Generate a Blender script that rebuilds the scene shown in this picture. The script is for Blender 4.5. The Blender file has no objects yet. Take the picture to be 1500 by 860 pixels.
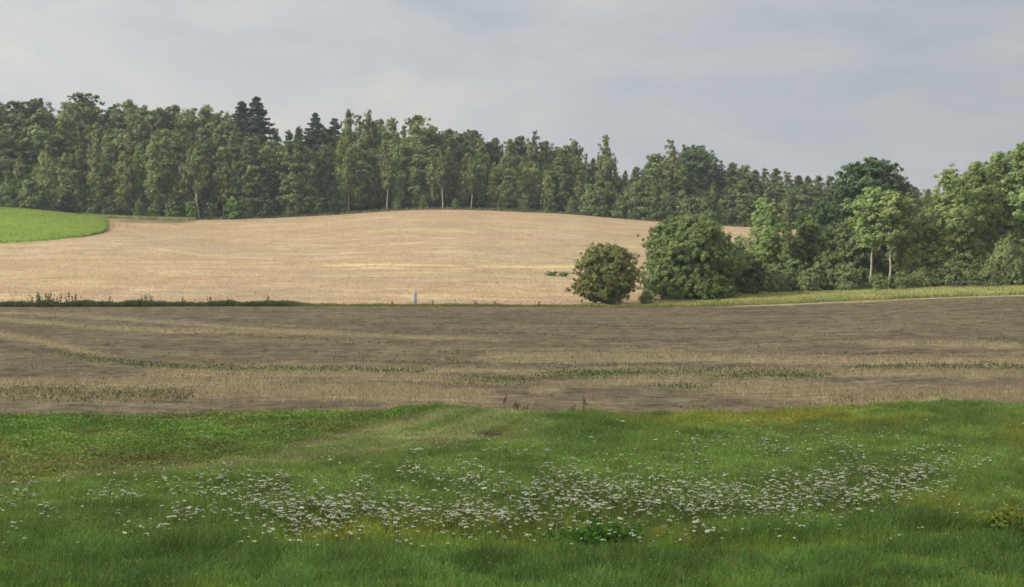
import bpy, math, random
import numpy as np
from math import radians, sin, cos, pi

random.seed(7)
RNG = np.random.default_rng(11)
SC = bpy.context.scene
COL = SC.collection

# ------------------------------------------------------------------ camera geometry
F = 2100.0                       # focal length in pixels of a 1500 px wide frame
CAM_Z = 6.0
PITCH = math.atan(100.0 / F)     # horizon stands 100 px above the centre of the frame
CP, SP = cos(PITCH), sin(PITCH)


def row_to_z(row, Y):
    dy = -(np.asarray(row, float) - 430.0) / F
    return CAM_Z + (dy * CP - SP) / (CP + dy * SP) * Y


def project(x, y, z):
    dz = z - CAM_Z
    d = y * CP - dz * SP
    u = y * SP + dz * CP
    return 750.0 + F * x / d, 430.0 - F * u / d


def x_at(px, row, Y):
    dy = -(np.asarray(row, float) - 430.0) / F
    return (np.asarray(px, float) - 750.0) / F * Y / (CP + dy * SP)


# ------------------------------------------------------------------ noise (for building meshes)
def _hash(ix, iy, seed):
    n = (ix.astype(np.int64) * 374761393 + iy.astype(np.int64) * 668265263 + seed * 974711) & 0xffffffff
    n = ((n ^ (n >> 13)) * 1274126) & 0xffffffff
    n = ((n ^ (n >> 11)) * 668265) & 0xffffffff
    return ((n ^ (n >> 16)) & 0xffff) / 65535.0


def vnoise(x, y, seed=0):
    x = np.asarray(x, float); y = np.asarray(y, float)
    ix = np.floor(x); iy = np.floor(y)
    fx = x - ix; fy = y - iy
    fx = fx * fx * (3 - 2 * fx); fy = fy * fy * (3 - 2 * fy)
    a = _hash(ix, iy, seed); b = _hash(ix + 1, iy, seed)
    c = _hash(ix, iy + 1, seed); d = _hash(ix + 1, iy + 1, seed)
    return (a * (1 - fx) + b * fx) * (1 - fy) + (c * (1 - fx) + d * fx) * fy


def fbm(x, y, seed=0, oct=4):
    s = 0; a = .5; t = 0
    for k in range(oct):
        s = s + a * vnoise(np.asarray(x) * 2 ** k, np.asarray(y) * 2 ** k, seed + k * 17); t += a; a *= .5
    return s / t


def smooth(a, b, x):
    t = np.clip((np.asarray(x, float) - a) / (b - a), 0, 1)
    return t * t * (3 - 2 * t)


# ------------------------------------------------------------------ terrain heights
PX = np.array([-700, -200, 0, 150, 300, 450, 640, 800, 970, 1100, 1250, 1400, 1500, 1700, 2300], float)
ROWS = [
    (22, [882] * 15), (26, [800] * 15), (32, [722] * 15), (40, [652] * 15),
    (48, [612, 611, 612, 612, 610, 607, 608, 611, 612, 612, 605, 597, 601, 603, 606]),
    (62, [562, 562, 562, 561, 560, 558, 557, 558, 558, 556, 552, 548, 547, 546, 546]),
    (82, [519, 519, 519, 518, 518, 517, 516, 516, 515, 513, 509, 505, 503, 502, 502]),
    (110, [483, 483, 483, 483, 482, 482, 481, 481, 480, 477, 472, 467, 464, 461, 460]),
    (150, [450, 450, 450, 450, 449, 449, 449, 450, 450, 447, 441, 435, 432, 429, 428]),
    (170, [425, 425, 425, 424, 424, 424, 423, 427, 430, 431, 428, 424, 422, 420, 420]),
    (205, [384, 384, 384, 382, 384, 384, 379, 382, 392, 398, 398, 396, 394, 392, 392]),
    (240, [350, 350, 350, 347, 352, 352, 342, 346, 356, 364, 368, 370, 370, 370, 370]),
    (270, [311, 313, 317, 329, 334, 332, 321, 326, 339, 347, 352, 355, 356, 356, 356]),
    (300, [300, 303, 306, 318, 322, 317, 307, 312, 325, 333, 340, 345, 347, 348, 350]),
]
_zk = [-80, 0, 8, 16] + [r[0] for r in ROWS] + [330, 400, 700, 1500]
_base = np.array([row_to_z(np.array(r[1], float), r[0]) for r in ROWS])
_top = _base[-1]
_Z = np.vstack([np.full(15, 4.3), np.full(15, 4.3), np.full(15, 2.7), np.full(15, 1.1), _base,
                _top + 1.2, _top * 0.9 + 3.2, _top * .8 + 6, np.full(15, -2.0)])


def pchip(xk, yk, x):
    xk = np.asarray(xk, float); yk = np.asarray(yk, float)
    h = np.diff(xk); d = np.diff(yk) / h
    m = np.zeros_like(yk)
    for i in range(1, len(xk) - 1):
        if d[i - 1] * d[i] > 0:
            w1 = 2 * h[i] + h[i - 1]; w2 = h[i] + 2 * h[i - 1]
            m[i] = (w1 + w2) / (w1 / d[i - 1] + w2 / d[i])
    m[0] = d[0]; m[-1] = d[-1]
    i = np.clip(np.searchsorted(xk, x) - 1, 0, len(h) - 1)
    t = (x - xk[i]) / h[i]
    return ((1 + 2 * t) * (1 - t) ** 2 * yk[i] + t * (1 - t) ** 2 * h[i] * m[i]
            + t * t * (3 - 2 * t) * yk[i + 1] + t * t * (t - 1) * h[i] * m[i + 1])


_YG = np.arange(-80, 1500.1, 1.0)
_PG = np.arange(-700, 2300.1, 10.0)
_T1 = np.array([pchip(_zk, _Z[:, j], _YG) for j in range(15)]).T
_TAB = np.array([pchip(PX, _T1[i], _PG) for i in range(len(_YG))])
_ker = np.array([1, 2, 3, 2, 1]) / 9.0
_pad = np.pad(_TAB, ((0, 0), (2, 2)), mode='edge')
_TAB = sum(_ker[k] * _pad[:, k:k + _TAB.shape[1]] for k in range(5))


def bump(px, Y, p0, y0, h, sx, sy):
    return h * np.exp(-((px - p0) / F * Y / sx) ** 2 - ((Y - y0) / sy) ** 2)


def zt(x, y):
    x = np.asarray(x, float); y = np.asarray(y, float)
    px = np.clip(750 + F * x / np.maximum(y, 20), -699, 2299)
    fy = np.clip(y + 80, 0, 1579.9); iy = fy.astype(int); ty = fy - iy
    fp = (px + 700) / 10; ip = np.clip(fp.astype(int), 0, len(_PG) - 2); tp = fp - ip
    z = ((_TAB[iy, ip] * (1 - tp) + _TAB[iy, ip + 1] * tp) * (1 - ty)
         + (_TAB[iy + 1, ip] * (1 - tp) + _TAB[iy + 1, ip + 1] * tp) * ty)
    z = z + bump(px, y, 640, 45.3, .46, 2.6, 1.7) + bump(px, y, 1370, 46.5, .12, 3.5, 1.8) \
          + bump(px, y, 800, 44.8, .18, 2.2, 1.5) + bump(px, y, 1370, 27.0, .18, 1.5, 1.3) + bump(px, y, 300, 25, .12, 2.0, 1.0)
    near = smooth(52, 44, y)
    z = z + near * (.10 * (fbm(x / 3.0, y / 3.0, 5) - .5) + .06 * (vnoise(x * 1.2, y * 1.2, 9) - .5))
    mid = smooth(48, 60, y) * smooth(152, 140, y)
    z = z + mid * .10 * (fbm(x / 4.0, y / 2.0, 31) - .5)
    far = smooth(160, 180, y) * smooth(300, 285, y)
    z = z + far * .35 * (fbm(x / 22.0, y / 14.0, 41) - .5)
    return z


def locate(px, row, ymin, ymax, h=0.0):
    """depth at which the ground (plus h) is seen at a given place of the photograph"""
    ys = np.linspace(ymin, ymax, 260)
    px = np.atleast_1d(np.asarray(px, float)); row = np.atleast_1d(np.asarray(row, float))
    out = np.zeros(len(px))
    for i in range(len(px)):
        xs = x_at(px[i], row[i], ys)
        r = project(xs, ys, zt(xs, ys) + h)[1]
        k = np.where(r <= row[i])[0]
        out[i] = ys[k[0]] if len(k) else ymax
    return out


def ground_pt(px, Y, row=430):
    x = float(x_at(px, row, Y))
    return x, float(Y), float(zt(x, Y))


# ------------------------------------------------------------------ mesh helpers
def np_mesh(name, verts, faces, mats, col=None, smooth_shade=False, midx=None):
    """faces: (n,k) array; one mesh object with a point colour"""
    me = bpy.data.meshes.new(name)
    verts = np.asarray(verts, np.float32); faces = np.asarray(faces, np.int32)
    n, k = faces.shape
    me.vertices.add(len(verts)); me.vertices.foreach_set('co', verts.ravel())
    me.loops.add(n * k); me.loops.foreach_set('vertex_index', faces.ravel())
    me.polygons.add(n); me.polygons.foreach_set('loop_start', np.arange(0, n * k, k, dtype=np.int32))
    if midx is not None:
        me.polygons.foreach_set('material_index', np.asarray(midx, np.int32))
    if smooth_shade:
        me.polygons.foreach_set('use_smooth', np.ones(n, bool))
    me.update(calc_edges=True)
    for m in (mats if isinstance(mats, (list, tuple)) else [mats]):
        me.materials.append(m)
    if col is not None:
        a = me.color_attributes.new('Col', 'FLOAT_COLOR', 'POINT')
        c = np.ones((len(verts), 4), np.float32); c[:, :3] = col
        a.data.foreach_set('color', c.ravel())
    return me


def link(name, me, parent=None, loc=None):
    o = bpy.data.objects.new(name, me); COL.objects.link(o)
    if parent: o.parent = parent
    if loc is not None: o.location = loc
    return o


def tag(o, label=None, cat=None, group=None, kind=None):
    if label: o['label'] = label
    if cat: o['category'] = cat
    if group: o['group'] = group
    if kind: o['kind'] = kind
    return o


def empty(name, loc):
    o = bpy.data.objects.new(name, None); COL.objects.link(o); o.location = loc
    o.empty_display_size = .3
    return o


def tube(path, radii, sides=7):
    path = np.asarray(path, float); n = len(path)
    v = []; f = []
    for i in range(n):
        d = path[min(i + 1, n - 1)] - path[max(i - 1, 0)]; d /= np.linalg.norm(d) + 1e-9
        a = np.cross(d, [0.31, 0.95, .05]); a /= np.linalg.norm(a) + 1e-9
        b = np.cross(d, a)
        for s in range(sides):
            t = 2 * pi * s / sides
            v.append(path[i] + radii[i] * (cos(t) * a + sin(t) * b))
    for i in range(n - 1):
        for s in range(sides):
            s2 = (s + 1) % sides
            f.append((i * sides + s, i * sides + s2, (i + 1) * sides + s2, (i + 1) * sides + s))
    return np.array(v), np.array(f)


def merge(parts):
    vs = []; fs = []; o = 0
    for v, f in parts:
        vs.append(v); fs.append(np.asarray(f) + o); o += len(v)
    return np.vstack(vs), np.vstack(fs)


def unit(v):
    return v / (np.linalg.norm(v, axis=-1, keepdims=True) + 1e-9)


def leaf_quads(c, nrm, size, rng, elong=1.5, bias=None):
    """a diamond-shaped spray of leaves at every point"""
    n = len(c)
    nrm = unit(nrm)
    r = rng.normal(size=(n, 3))
    if bias is not None: r = r * .6 + np.asarray(bias)
    t = unit(r - nrm * np.sum(r * nrm, 1, keepdims=True))
    b = np.cross(nrm, t)
    s = np.asarray(size).reshape(-1, 1)
    L = t * s * elong; W = b * s
    fold = nrm * s * rng.uniform(-.25, .25, (n, 1))
    v = np.empty((n, 4, 3)); v[:, 0] = c - L; v[:, 1] = c + W + fold; v[:, 2] = c + L; v[:, 3] = c - W + fold
    return v.reshape(-1, 3), np.arange(n * 4).reshape(n, 4)


# ------------------------------------------------------------------ materials
def new_mat(name):
    m = bpy.data.materials.new(name); m.use_nodes = True
    nt = m.node_tree; nt.nodes.clear()
    return m, nt, nt.nodes.new('ShaderNodeOutputMaterial')


def nd(nt, t, **kw):
    n = nt.nodes.new(t)
    for k, v in kw.items():
        if hasattr(n, k): setattr(n, k, v)
        else: n.inputs[k].default_value = v
    return n


def mix_mult(nt, a, b, fac=1.0, mode='MULTIPLY'):
    n = nt.nodes.new('ShaderNodeMix'); n.data_type = 'RGBA'; n.blend_type = mode; n.inputs[0].default_value = fac
    for s, i in ((a, 6), (b, 7)):
        if isinstance(s, (tuple, list)): n.inputs[i].default_value = (*s, 1) if len(s) == 3 else s
        else: nt.links.new(s, n.inputs[i])
    return n.outputs[2]


def leaf_mat(name, rgb, trans=.3, vary=.35):
    """foliage: own colour x leaf-to-leaf attribute x a tint of its own for every tree"""
    m, nt, out = new_mat(name)
    at = nd(nt, 'ShaderNodeAttribute', attribute_name='Col')
    oi = nd(nt, 'ShaderNodeObjectInfo')
    c = mix_mult(nt, at.outputs['Color'], rgb)
    hsv = nd(nt, 'ShaderNodeHueSaturation')
    mr = nd(nt, 'ShaderNodeMapRange'); mr.inputs[3].default_value = 1 - vary; mr.inputs[4].default_value = 1 + vary
    nt.links.new(oi.outputs['Random'], mr.inputs[0]); nt.links.new(mr.outputs[0], hsv.inputs['Value'])
    mm = nd(nt, 'ShaderNodeMath', operation='MULTIPLY'); mm.inputs[1].default_value = 7.31
    fr = nd(nt, 'ShaderNodeMath', operation='FRACT')
    mr2 = nd(nt, 'ShaderNodeMapRange'); mr2.inputs[3].default_value = .486; mr2.inputs[4].default_value = .503
    nt.links.new(oi.outputs['Random'], mm.inputs[0]); nt.links.new(mm.outputs[0], fr.inputs[0])
    nt.links.new(fr.outputs[0], mr2.inputs[0]); nt.links.new(mr2.outputs[0], hsv.inputs['Hue'])
    nt.links.new(c, hsv.inputs['Color'])
    p = nd(nt, 'ShaderNodeBsdfPrincipled'); p.inputs['Roughness'].default_value = .55
    p.inputs['Specular IOR Level'].default_value = .22
    nt.links.new(hsv.outputs[0], p.inputs['Base Color'])
    tr = nd(nt, 'ShaderNodeBsdfTranslucent')
    nt.links.new(mix_mult(nt, hsv.outputs[0], (1.15, 1.2, .7)), tr.inputs['Color'])
    mx = nd(nt, 'ShaderNodeMixShader'); mx.inputs[0].default_value = trans
    nt.links.new(p.outputs[0], mx.inputs[1]); nt.links.new(tr.outputs[0], mx.inputs[2])
    nt.links.new(mx.outputs[0], out.inputs[0])
    return m


def bark_mat(name, a, b, scale=(6, 6, 1.5)):
    m, nt, out = new_mat(name)
    tc = nd(nt, 'ShaderNodeTexCoord'); mp = nd(nt, 'ShaderNodeMapping'); mp.inputs['Scale'].default_value = scale
    nz = nd(nt, 'ShaderNodeTexNoise'); nz.inputs['Scale'].default_value = 2.0; nz.inputs['Detail'].default_value = 5
    nt.links.new(tc.outputs['Object'], mp.inputs[0]); nt.links.new(mp.outputs[0], nz.inputs['Vector'])
    cr = nd(nt, 'ShaderNodeValToRGB'); cr.color_ramp.elements[0].color = (*a, 1); cr.color_ramp.elements[1].color = (*b, 1)
    cr.color_ramp.elements[0].position = .38; cr.color_ramp.elements[1].position = .6
    nt.links.new(nz.outputs[0], cr.inputs[0])
    p = nd(nt, 'ShaderNodeBsdfPrincipled'); p.inputs['Roughness'].default_value = .9
    nt.links.new(cr.outputs[0], p.inputs['Base Color']); nt.links.new(p.outputs[0], out.inputs[0])
    return m


def blade_mat(name, trans=.25, rough=.6):
    m, nt, out = new_mat(name)
    at = nd(nt, 'ShaderNodeAttribute', attribute_name='Col')
    p = nd(nt, 'ShaderNodeBsdfPrincipled'); p.inputs['Roughness'].default_value = rough
    p.inputs['Specular IOR Level'].default_value = .2
    tr = nd(nt, 'ShaderNodeBsdfTranslucent'); mx = nd(nt, 'ShaderNodeMixShader'); mx.inputs[0].default_value = trans
    nt.links.new(at.outputs['Color'], p.inputs['Base Color']); nt.links.new(at.outputs['Color'], tr.inputs['Color'])
    nt.links.new(p.outputs[0], mx.inputs[1]); nt.links.new(tr.outputs[0], mx.inputs[2]); nt.links.new(mx.outputs[0], out.inputs[0])
    return m


def field_mat(name, layers, bumpd=.15, bscale=(1, 1, 1)):
    """ground: mesh colour x several procedural noises in metres; layers = (scale xyz, detail, low, high)"""
    m, nt, out = new_mat(name)
    at = nd(nt, 'ShaderNodeAttribute', attribute_name='Col')
    geo = nd(nt, 'ShaderNodeNewGeometry')
    c = at.outputs['Color']; last = None
    for sc, det, lo, hi in layers:
        mp = nd(nt, 'ShaderNodeMapping'); mp.inputs['Scale'].default_value = sc
        nz = nd(nt, 'ShaderNodeTexNoise'); nz.inputs['Scale'].default_value = 1; nz.inputs['Detail'].default_value = det
        nz.inputs['Roughness'].default_value = .65; nz.inputs['Distortion'].default_value = .8
        nt.links.new(geo.outputs['Position'], mp.inputs[0]); nt.links.new(mp.outputs[0], nz.inputs['Vector'])
        cr = nd(nt, 'ShaderNodeValToRGB'); cr.color_ramp.elements[0].position = .32; cr.color_ramp.elements[1].position = .68
        cr.color_ramp.elements[0].color = (*lo, 1); cr.color_ramp.elements[1].color = (*hi, 1)
        nt.links.new(nz.outputs[0], cr.inputs[0])
        c = mix_mult(nt, c, cr.outputs[0]); last = nz
    p = nd(nt, 'ShaderNodeBsdfPrincipled'); p.inputs['Roughness'].default_value = .95
    p.inputs['Specular IOR Level'].default_value = .08
    nt.links.new(c, p.inputs['Base Color'])
    bp = nd(nt, 'ShaderNodeBump'); bp.inputs['Strength'].default_value = .6; bp.inputs['Distance'].default_value = bumpd
    nt.links.new(last.outputs[0], bp.inputs['Height']); nt.links.new(bp.outputs[0], p.inputs['Normal'])
    nt.links.new(p.outputs[0], out.inputs[0])
    return m


def plain_mat(name, rgb, rough=.7, noise=.2):
    m, nt, out = new_mat(name)
    tc = nd(nt, 'ShaderNodeTexCoord')
    nz = nd(nt, 'ShaderNodeTexNoise'); nz.inputs['Scale'].default_value = 9; nz.inputs['Detail'].default_value = 4
    nt.links.new(tc.outputs['Object'], nz.inputs['Vector'])
    cr = nd(nt, 'ShaderNodeValToRGB')
    cr.color_ramp.elements[0].color = (*[v * (1 - noise) for v in rgb], 1); cr.color_ramp.elements[1].color = (*[min(1, v * (1 + noise)) for v in rgb], 1)
    nt.links.new(nz.outputs[0], cr.inputs[0])
    p = nd(nt, 'ShaderNodeBsdfPrincipled'); p.inputs['Roughness'].default_value = rough
    nt.links.new(cr.outputs[0], p.inputs['Base Color']); nt.links.new(p.outputs[0], out.inputs[0])
    return m


M = {
    'birch': leaf_mat('birch_leaf', (.176, .218, .082), .3, .36),
    'aspen': leaf_mat('aspen_leaf', (.150, .200, .072), .3, .30),
    'alder': leaf_mat('alder_leaf', (.106, .160, .058), .25, .34),
    'oak': leaf_mat('oak_leaf', (.062, .108, .044), .2, .15),
    'spruce': leaf_mat('spruce_needles', (.045, .072, .044), .08, .15),
    'poplar': leaf_mat('poplar_leaf', (.235, .320, .122), .3, .08),
    'broad': leaf_mat('bush_leaf', (.140, .195, .066), .28, .05),
    'willow': leaf_mat('willow_leaf', (.175, .230, .098), .28, .12),
    'maple': leaf_mat('maple_leaf', (.160, .180, .058), .25, .1),
    'shrub': leaf_mat('shrub_leaf', (.125, .185, .070), .25, .2),
    'bright': leaf_mat('bright_leaf', (.16, .28, .065), .35, .1),
    'bark': bark_mat('dark_bark', (.05, .043, .035), (.13, .115, .095)),
    'birchbark': bark_mat('birch_bark', (.09, .08, .07), (.36, .345, .30), (2, 2, 6)),
    'palebark': bark_mat('pale_bark', (.22, .19, .14), (.42, .37, .28)),
    'blade': blade_mat('grass_blade'),
    'straw': blade_mat('straw_blade', .15, .7),
    'petal': blade_mat('flower_petal', .3, .8),
    'white': plain_mat('white_plate', (.58, .59, .59), .5, .06),
    'grey': plain_mat('grey_post', (.30, .31, .33), .6, .2),
    'wood': plain_mat('weathered_wood', (.085, .072, .058), .9, .4),
}


# ------------------------------------------------------------------ painting helpers for the fields' own colours
def band(px, row, pts, half, fade=60, seed=0):
    xs = [p[0] for p in pts]; ys = [p[1] for p in pts]
    c = np.interp(px, xs, ys)
    w = np.exp(-(np.abs(row - c) / half) ** 2.4)
    if xs[0] > 1: w = w * smooth(xs[0] - fade * .3, xs[0] + fade, px)
    if xs[-1] < 1499: w = w * smooth(xs[-1] + fade * .3, xs[-1] - fade, px)
    return w


def lerp3(c, rgb, w):
    w = np.asarray(w)[..., None]
    return c * (1 - w) + np.asarray(rgb) * w


def strip(name, y_of, nx, ny, s0, s1, paint, mat, ypow=1.0):
    """a field between two lines across the land, as one sheet following the ground"""
    s = np.linspace(s0, s1, nx)[None, :].repeat(ny, 0)
    v = (np.linspace(0, 1, ny) ** ypow)[:, None].repeat(nx, 1)
    px = 750 + F * s
    ya, yb = y_of(px[0])
    Y = ya[None, :] * (1 - v) + yb[None, :] * v
    X = s * np.maximum(Y, 30.0)
    Z = zt(X, Y)
    V = np.stack([X, Y, Z], -1).reshape(-1, 3)
    pr, rr = project(X, np.maximum(Y, 12), Z)
    c = paint(X, Y, pr, rr).reshape(-1, 3)
    i = np.arange(nx * ny).reshape(ny, nx)
    f = np.stack([i[:-1, :-1], i[:-1, 1:], i[1:, 1:], i[1:, :-1]], -1).reshape(-1, 4)
    me = np_mesh(name, V, f, mat, c, True)
    return tag(link(name, me), kind='structure')


# lines across the land, in metres of depth
def line_meadow(px):
    return 48.0 + .5 * (vnoise(px / 60., px * 0, 3) - .5) + .35 * (vnoise(px / 14., px * 0, 4) - .5)


def line_field(px):
    return 150.0 + .6 * (vnoise(px / 90., px * 0, 6) - .5)


# ---- meadow colours
G_LUSH = np.array((.215, .320, .056)); G_CLOVER = np.array((.160, .272, .052)); G_OLIVE = np.array((.190, .285, .072))
G_DRY = np.array((.370, .380, .180)); G_YEL = np.array((.350, .345, .060)); G_BLUE = np.array((.142, .248, .060)); G_SOIL = np.array((.10, .08, .055))
MOW_LINE = [(-300, 725), (0, 714), (150, 701), (300, 689), (450, 673), (500, 669), (617, 654), (690, 646), (760, 649), (900, 640)]
CLOVER_LINE = [(-300, 725), (0, 712), (150, 699), (300, 686), (400, 663), (500, 634), (600, 612), (650, 598)]


def meadow_zone(px, row, X, Y):
    """weights: clover (upper left), hillock, yellow, lush, blue"""
    n1 = fbm(X / 2.2, Y / 2.2, 51); n2 = fbm(X / .7, Y / .7, 57)
    mow = np.interp(px, [p[0] for p in MOW_LINE], [p[1] for p in MOW_LINE])
    clv = np.interp(px, [p[0] for p in CLOVER_LINE], [p[1] for p in CLOVER_LINE])
    clover = smooth(3, -7, row - clv + 14 * (n1 - .5)) * smooth(650, 590, px)
    hill = smooth(-3, 5, row - clv) * smooth(10, -4, row - mow + 22 * (n2 - .5)) * smooth(330, 430, px) * smooth(880, 640, px + 120 * (n1 - .5))
    yel = np.exp(-((row - 616) / 13) ** 2) * smooth(860, 1010, px) * smooth(1420, 1220, px)
    yel = np.maximum(yel, .75 * np.exp(-((row - 785 + 8 * np.sin(px / 90)) / 15) ** 2) * smooth(380, 470, px) * smooth(1080, 960, px))
    yel = np.maximum(yel, .55 * np.exp(-((row - 748) / 16) ** 2) * smooth(1280, 1340, px) * smooth(1450, 1400, px))
    yel = np.maximum(yel, .6 * np.exp(-((row - 640) / 22) ** 2) * smooth(1440, 1490, px))
    yel = np.maximum(yel, .6 * np.exp(-((row - 640) / 10) ** 2) * np.exp(-((px - 745) / 14) ** 2))
    yel = yel * smooth(.3, .6, n2 + .35 * (n1 - .3))
    low = 790 + 14 * np.sin(px / 110.) - 18 * smooth(250, 60, px) - 25 * smooth(1230, 1330, px) + 40 * (n1 - .5)
    lush = smooth(-16, 14, row - low)
    blue = lush * smooth(.45, .62, fbm(X / 3.1 + 5, Y / 1.5, 71)) + .8 * np.exp(-((row - 640) / 26) ** 2) * np.exp(-((px - 850) / 70) ** 2) \
        + .9 * np.exp(-((row - 775) / 20) ** 2) * np.exp(-((px - 1330) / 55) ** 2)
    return clover, hill, yel, lush, np.clip(blue, 0, 1), n1, n2


def meadow_col(px, row, X, Y):
    cl, hi, ye, lu, bl, n1, n2 = meadow_zone(px, row, X, Y)
    c = np.ones(px.shape + (3,)) * G_OLIVE
    c = lerp3(c, (.175, .280, .062), smooth(.4, .65, n1) * .8)
    c = lerp3(c, G_CLOVER, cl)
    c = lerp3(c, (.20, .235, .062), cl * smooth(.5, .7, fbm(X / 3., Y / 1.6, 88)) * .8 + cl * smooth(640, 680, row) * .7)
    c = lerp3(c, G_LUSH, lu * .9)
    c = lerp3(c, G_BLUE, bl)
    hs = smooth(.35, .62, fbm((X * .75 - Y * .65) / .5, (X * .65 + Y * .75) / 3.0, 77))
    c = lerp3(c, G_DRY, np.clip(hi * (.22 + .6 * hs), 0, 1))
    mow = np.interp(px, [p[0] for p in MOW_LINE], [p[1] for p in MOW_LINE])
    ln = np.exp(-((row - mow) / 4.0) ** 2) * smooth(700, 620, px) * smooth(-150, 200, px)
    ln = np.maximum(ln, np.exp(-((row - np.interp(px, [p[0] for p in CLOVER_LINE], [p[1] + 3 for p in CLOVER_LINE])) / 4.0) ** 2) * smooth(640, 590, px) * smooth(380, 470, px))
    c = lerp3(c, (.33, .31, .15), ln * .9)
    c = lerp3(c, G_YEL, ye * .8)
    soil = np.exp(-((row - 640) / 9) ** 2) * np.exp(-((px - 722) / 34) ** 2) + .7 * np.exp(-((row - 845) / 14) ** 2) * np.exp(-((px - 505) / 30) ** 2)
    c = lerp3(c, G_SOIL, np.clip(soil * smooth(.35, .6, n2), 0, 1))
    return c


def paint_meadow(X, Y, px, row):
    return meadow_col(px, row, X, Y) * .75


# ---- stubble field colours
SOIL = np.array((.142, .113, .080)); STRAW = np.array((.43, .36, .22)); WEED = np.array((.150, .165, .075)); OLIVE = np.array((.165, .145, .068))
PALE_B = [
    ([(-400, 455), (0, 467), (133, 479), (267, 485), (433, 486), (520, 486)], 3.2, .75),
    ([(-400, 450), (0, 458), (120, 463), (300, 476), (460, 488), (667, 496), (760, 500)], 2.8, .6),
    ([(-400, 478), (0, 490), (60, 500), (110, 512), (170, 527)], 4.5, .8),
    ([(-400, 560), (0, 562), (167, 563), (300, 562), (420, 560)], 5.5, .85),
    ([(200, 549), (330, 548), (480, 551), (620, 556), (740, 562)], 5, .85),
    ([(260, 572), (420, 575), (600, 578), (740, 583)], 12, .8),
    ([(320, 536), (560, 540), (800, 545), (1030, 540)], 4, .6),
    ([(700, 525), (860, 524), (1000, 524), (1180, 529), (1500, 530), (1900, 530)], 6, .8),
    ([(900, 514), (1030, 512)], 3.5, .6),
    ([(1230, 503), (1380, 504), (1500, 508), (1900, 510)], 4.5, .8),
    ([(880, 560), (1100, 546), (1320, 548), (1500, 549), (1900, 549)], 6, .75),
    ([(1030, 567), (1130, 575), (1260, 578)], 12, .75),
    ([(1180, 590), (1350, 582), (1500, 578), (1900, 576)], 8, .75),
    ([(760, 572), (960, 560), (1060, 563)], 5, .45),
    ([(690, 494), (740, 497)], 1.5, .8),
]
GREEN_B = [
    ([(60, 516), (160, 529), (240, 537), (340, 541), (500, 541), (640, 543)], 4, .8),
    ([(780, 549), (900, 547), (1100, 548), (1230, 549)], 6, .9),
    ([(640, 557), (720, 557), (790, 560)], 5, .75),
    ([(1230, 540), (1340, 537), (1500, 538), (1900, 538)], 4, .75),
    ([(1420, 500), (1500, 501), (1900, 502)], 3.5, .7),
    ([(930, 567), (1060, 568)], 4, .5),
]
OLIVE_B = [([(-400, 575), (0, 577), (200, 578), (300, 576)], 10, .8), ([(-400, 470), (0, 474), (200, 482), (460, 497), (620, 508)], 2.2, .7),
           ([(1190, 447), (1500, 440), (1800, 438)], 3, .5), ([(0, 452), (700, 452)], 3, .5)]
DARK_B = [([(-400, 498), (0, 507), (120, 524), (260, 545)], 4.5, .6), ([(560, 462), (760, 470), (1000, 482), (1150, 494)], 2.5, .6),
          ([(300, 470), (560, 478), (800, 492), (1020, 503)], 2.5, .55), ([(480, 528), (760, 532), (1000, 535), (1240, 541)], 2.2, .7), ([(420, 561), (620, 563), (760, 568)], 2.2, .6)]


def stubble_w(px, row, X, Y):
    wob = 4.5 * (fbm(X / 9., Y / 9., 61) - .5) * smooth(446, 520, row)
    r2 = row + wob
    brk = smooth(.15, .55, fbm(X / 5.0, Y / 1.6, 63))
    pale = np.zeros(px.shape); green = np.zeros(px.shape); ol = np.zeros(px.shape); dk = np.zeros(px.shape)
    for pts, h, a in PALE_B: pale = np.maximum(pale, a * band(px, r2, pts, h))
    for pts, h, a in GREEN_B: green = np.maximum(green, a * band(px, r2, pts, h))
    for pts, h, a in OLIVE_B: ol = np.maximum(ol, a * band(px, r2, pts, h))
    for pts, h, a in DARK_B: dk = np.maximum(dk, a * band(px, r2, pts, h))
    q = Y + .5 * smooth(25, -35, X) * X + 1.0 * fbm(X / 7., Y / 7., 65)
    drill = .80 + .28 * np.sin(q * 2 * pi / 1.7) * smooth(95, 60, Y) - .12 * smooth(60, 95, Y)
    pale = pale * drill
    return pale * (.5 + .55 * brk), green * (.35 + .65 * brk), ol, dk


def paint_stubble(X, Y, px, row):
    pale, green, ol, dk = stubble_w(px, row, X, Y)
    n = fbm(X / 7., Y / 2.5, 91); n2 = fbm(X / 18., Y / 9., 93)
    c = np.ones(px.shape + (3,)) * SOIL
    c = lerp3(c, (.205, .172, .108), smooth(.45, .7, n) * .55)
    c = lerp3(c, (.135, .105, .075), smooth(.5, .3, n2) * .5)
    c = lerp3(c, OLIVE, ol); c = lerp3(c, (.09, .075, .05), dk * .8)
    q = Y + .5 * smooth(25, -35, X) * X + 1.2 * fbm(X / 6., Y / 6., 190)
    st1 = fbm(X / .9, q / 2.4, 191, 4); st2 = fbm(X / .7, q / 2.0, 193, 4); st3 = fbm(X / 9., q / 1.6, 195, 3)
    c = lerp3(c, (.215, .178, .118), smooth(.54, .72, st1) * .5); c = lerp3(c, (.085, .068, .045), smooth(.55, .72, st2) * .6)
    c = lerp3(c, (.225, .19, .122), smooth(.55, .68, st3) * .45)
    c = lerp3(c, STRAW, pale * .85); c = lerp3(c, WEED, green * .9)
    # pale path edge on the right beyond the brown soil, sunlit brightness painted in
    edge = smooth(1040, 1130, px) * smooth(146.3, 147.6, Y + .8 * (vnoise(X / 3., Y * 0, 8) - .5))
    c = lerp3(c, (.34, .285, .19), edge)
    return c


# ---- far grain field colours
TAN = np.array((.278, .218, .150))


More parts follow.
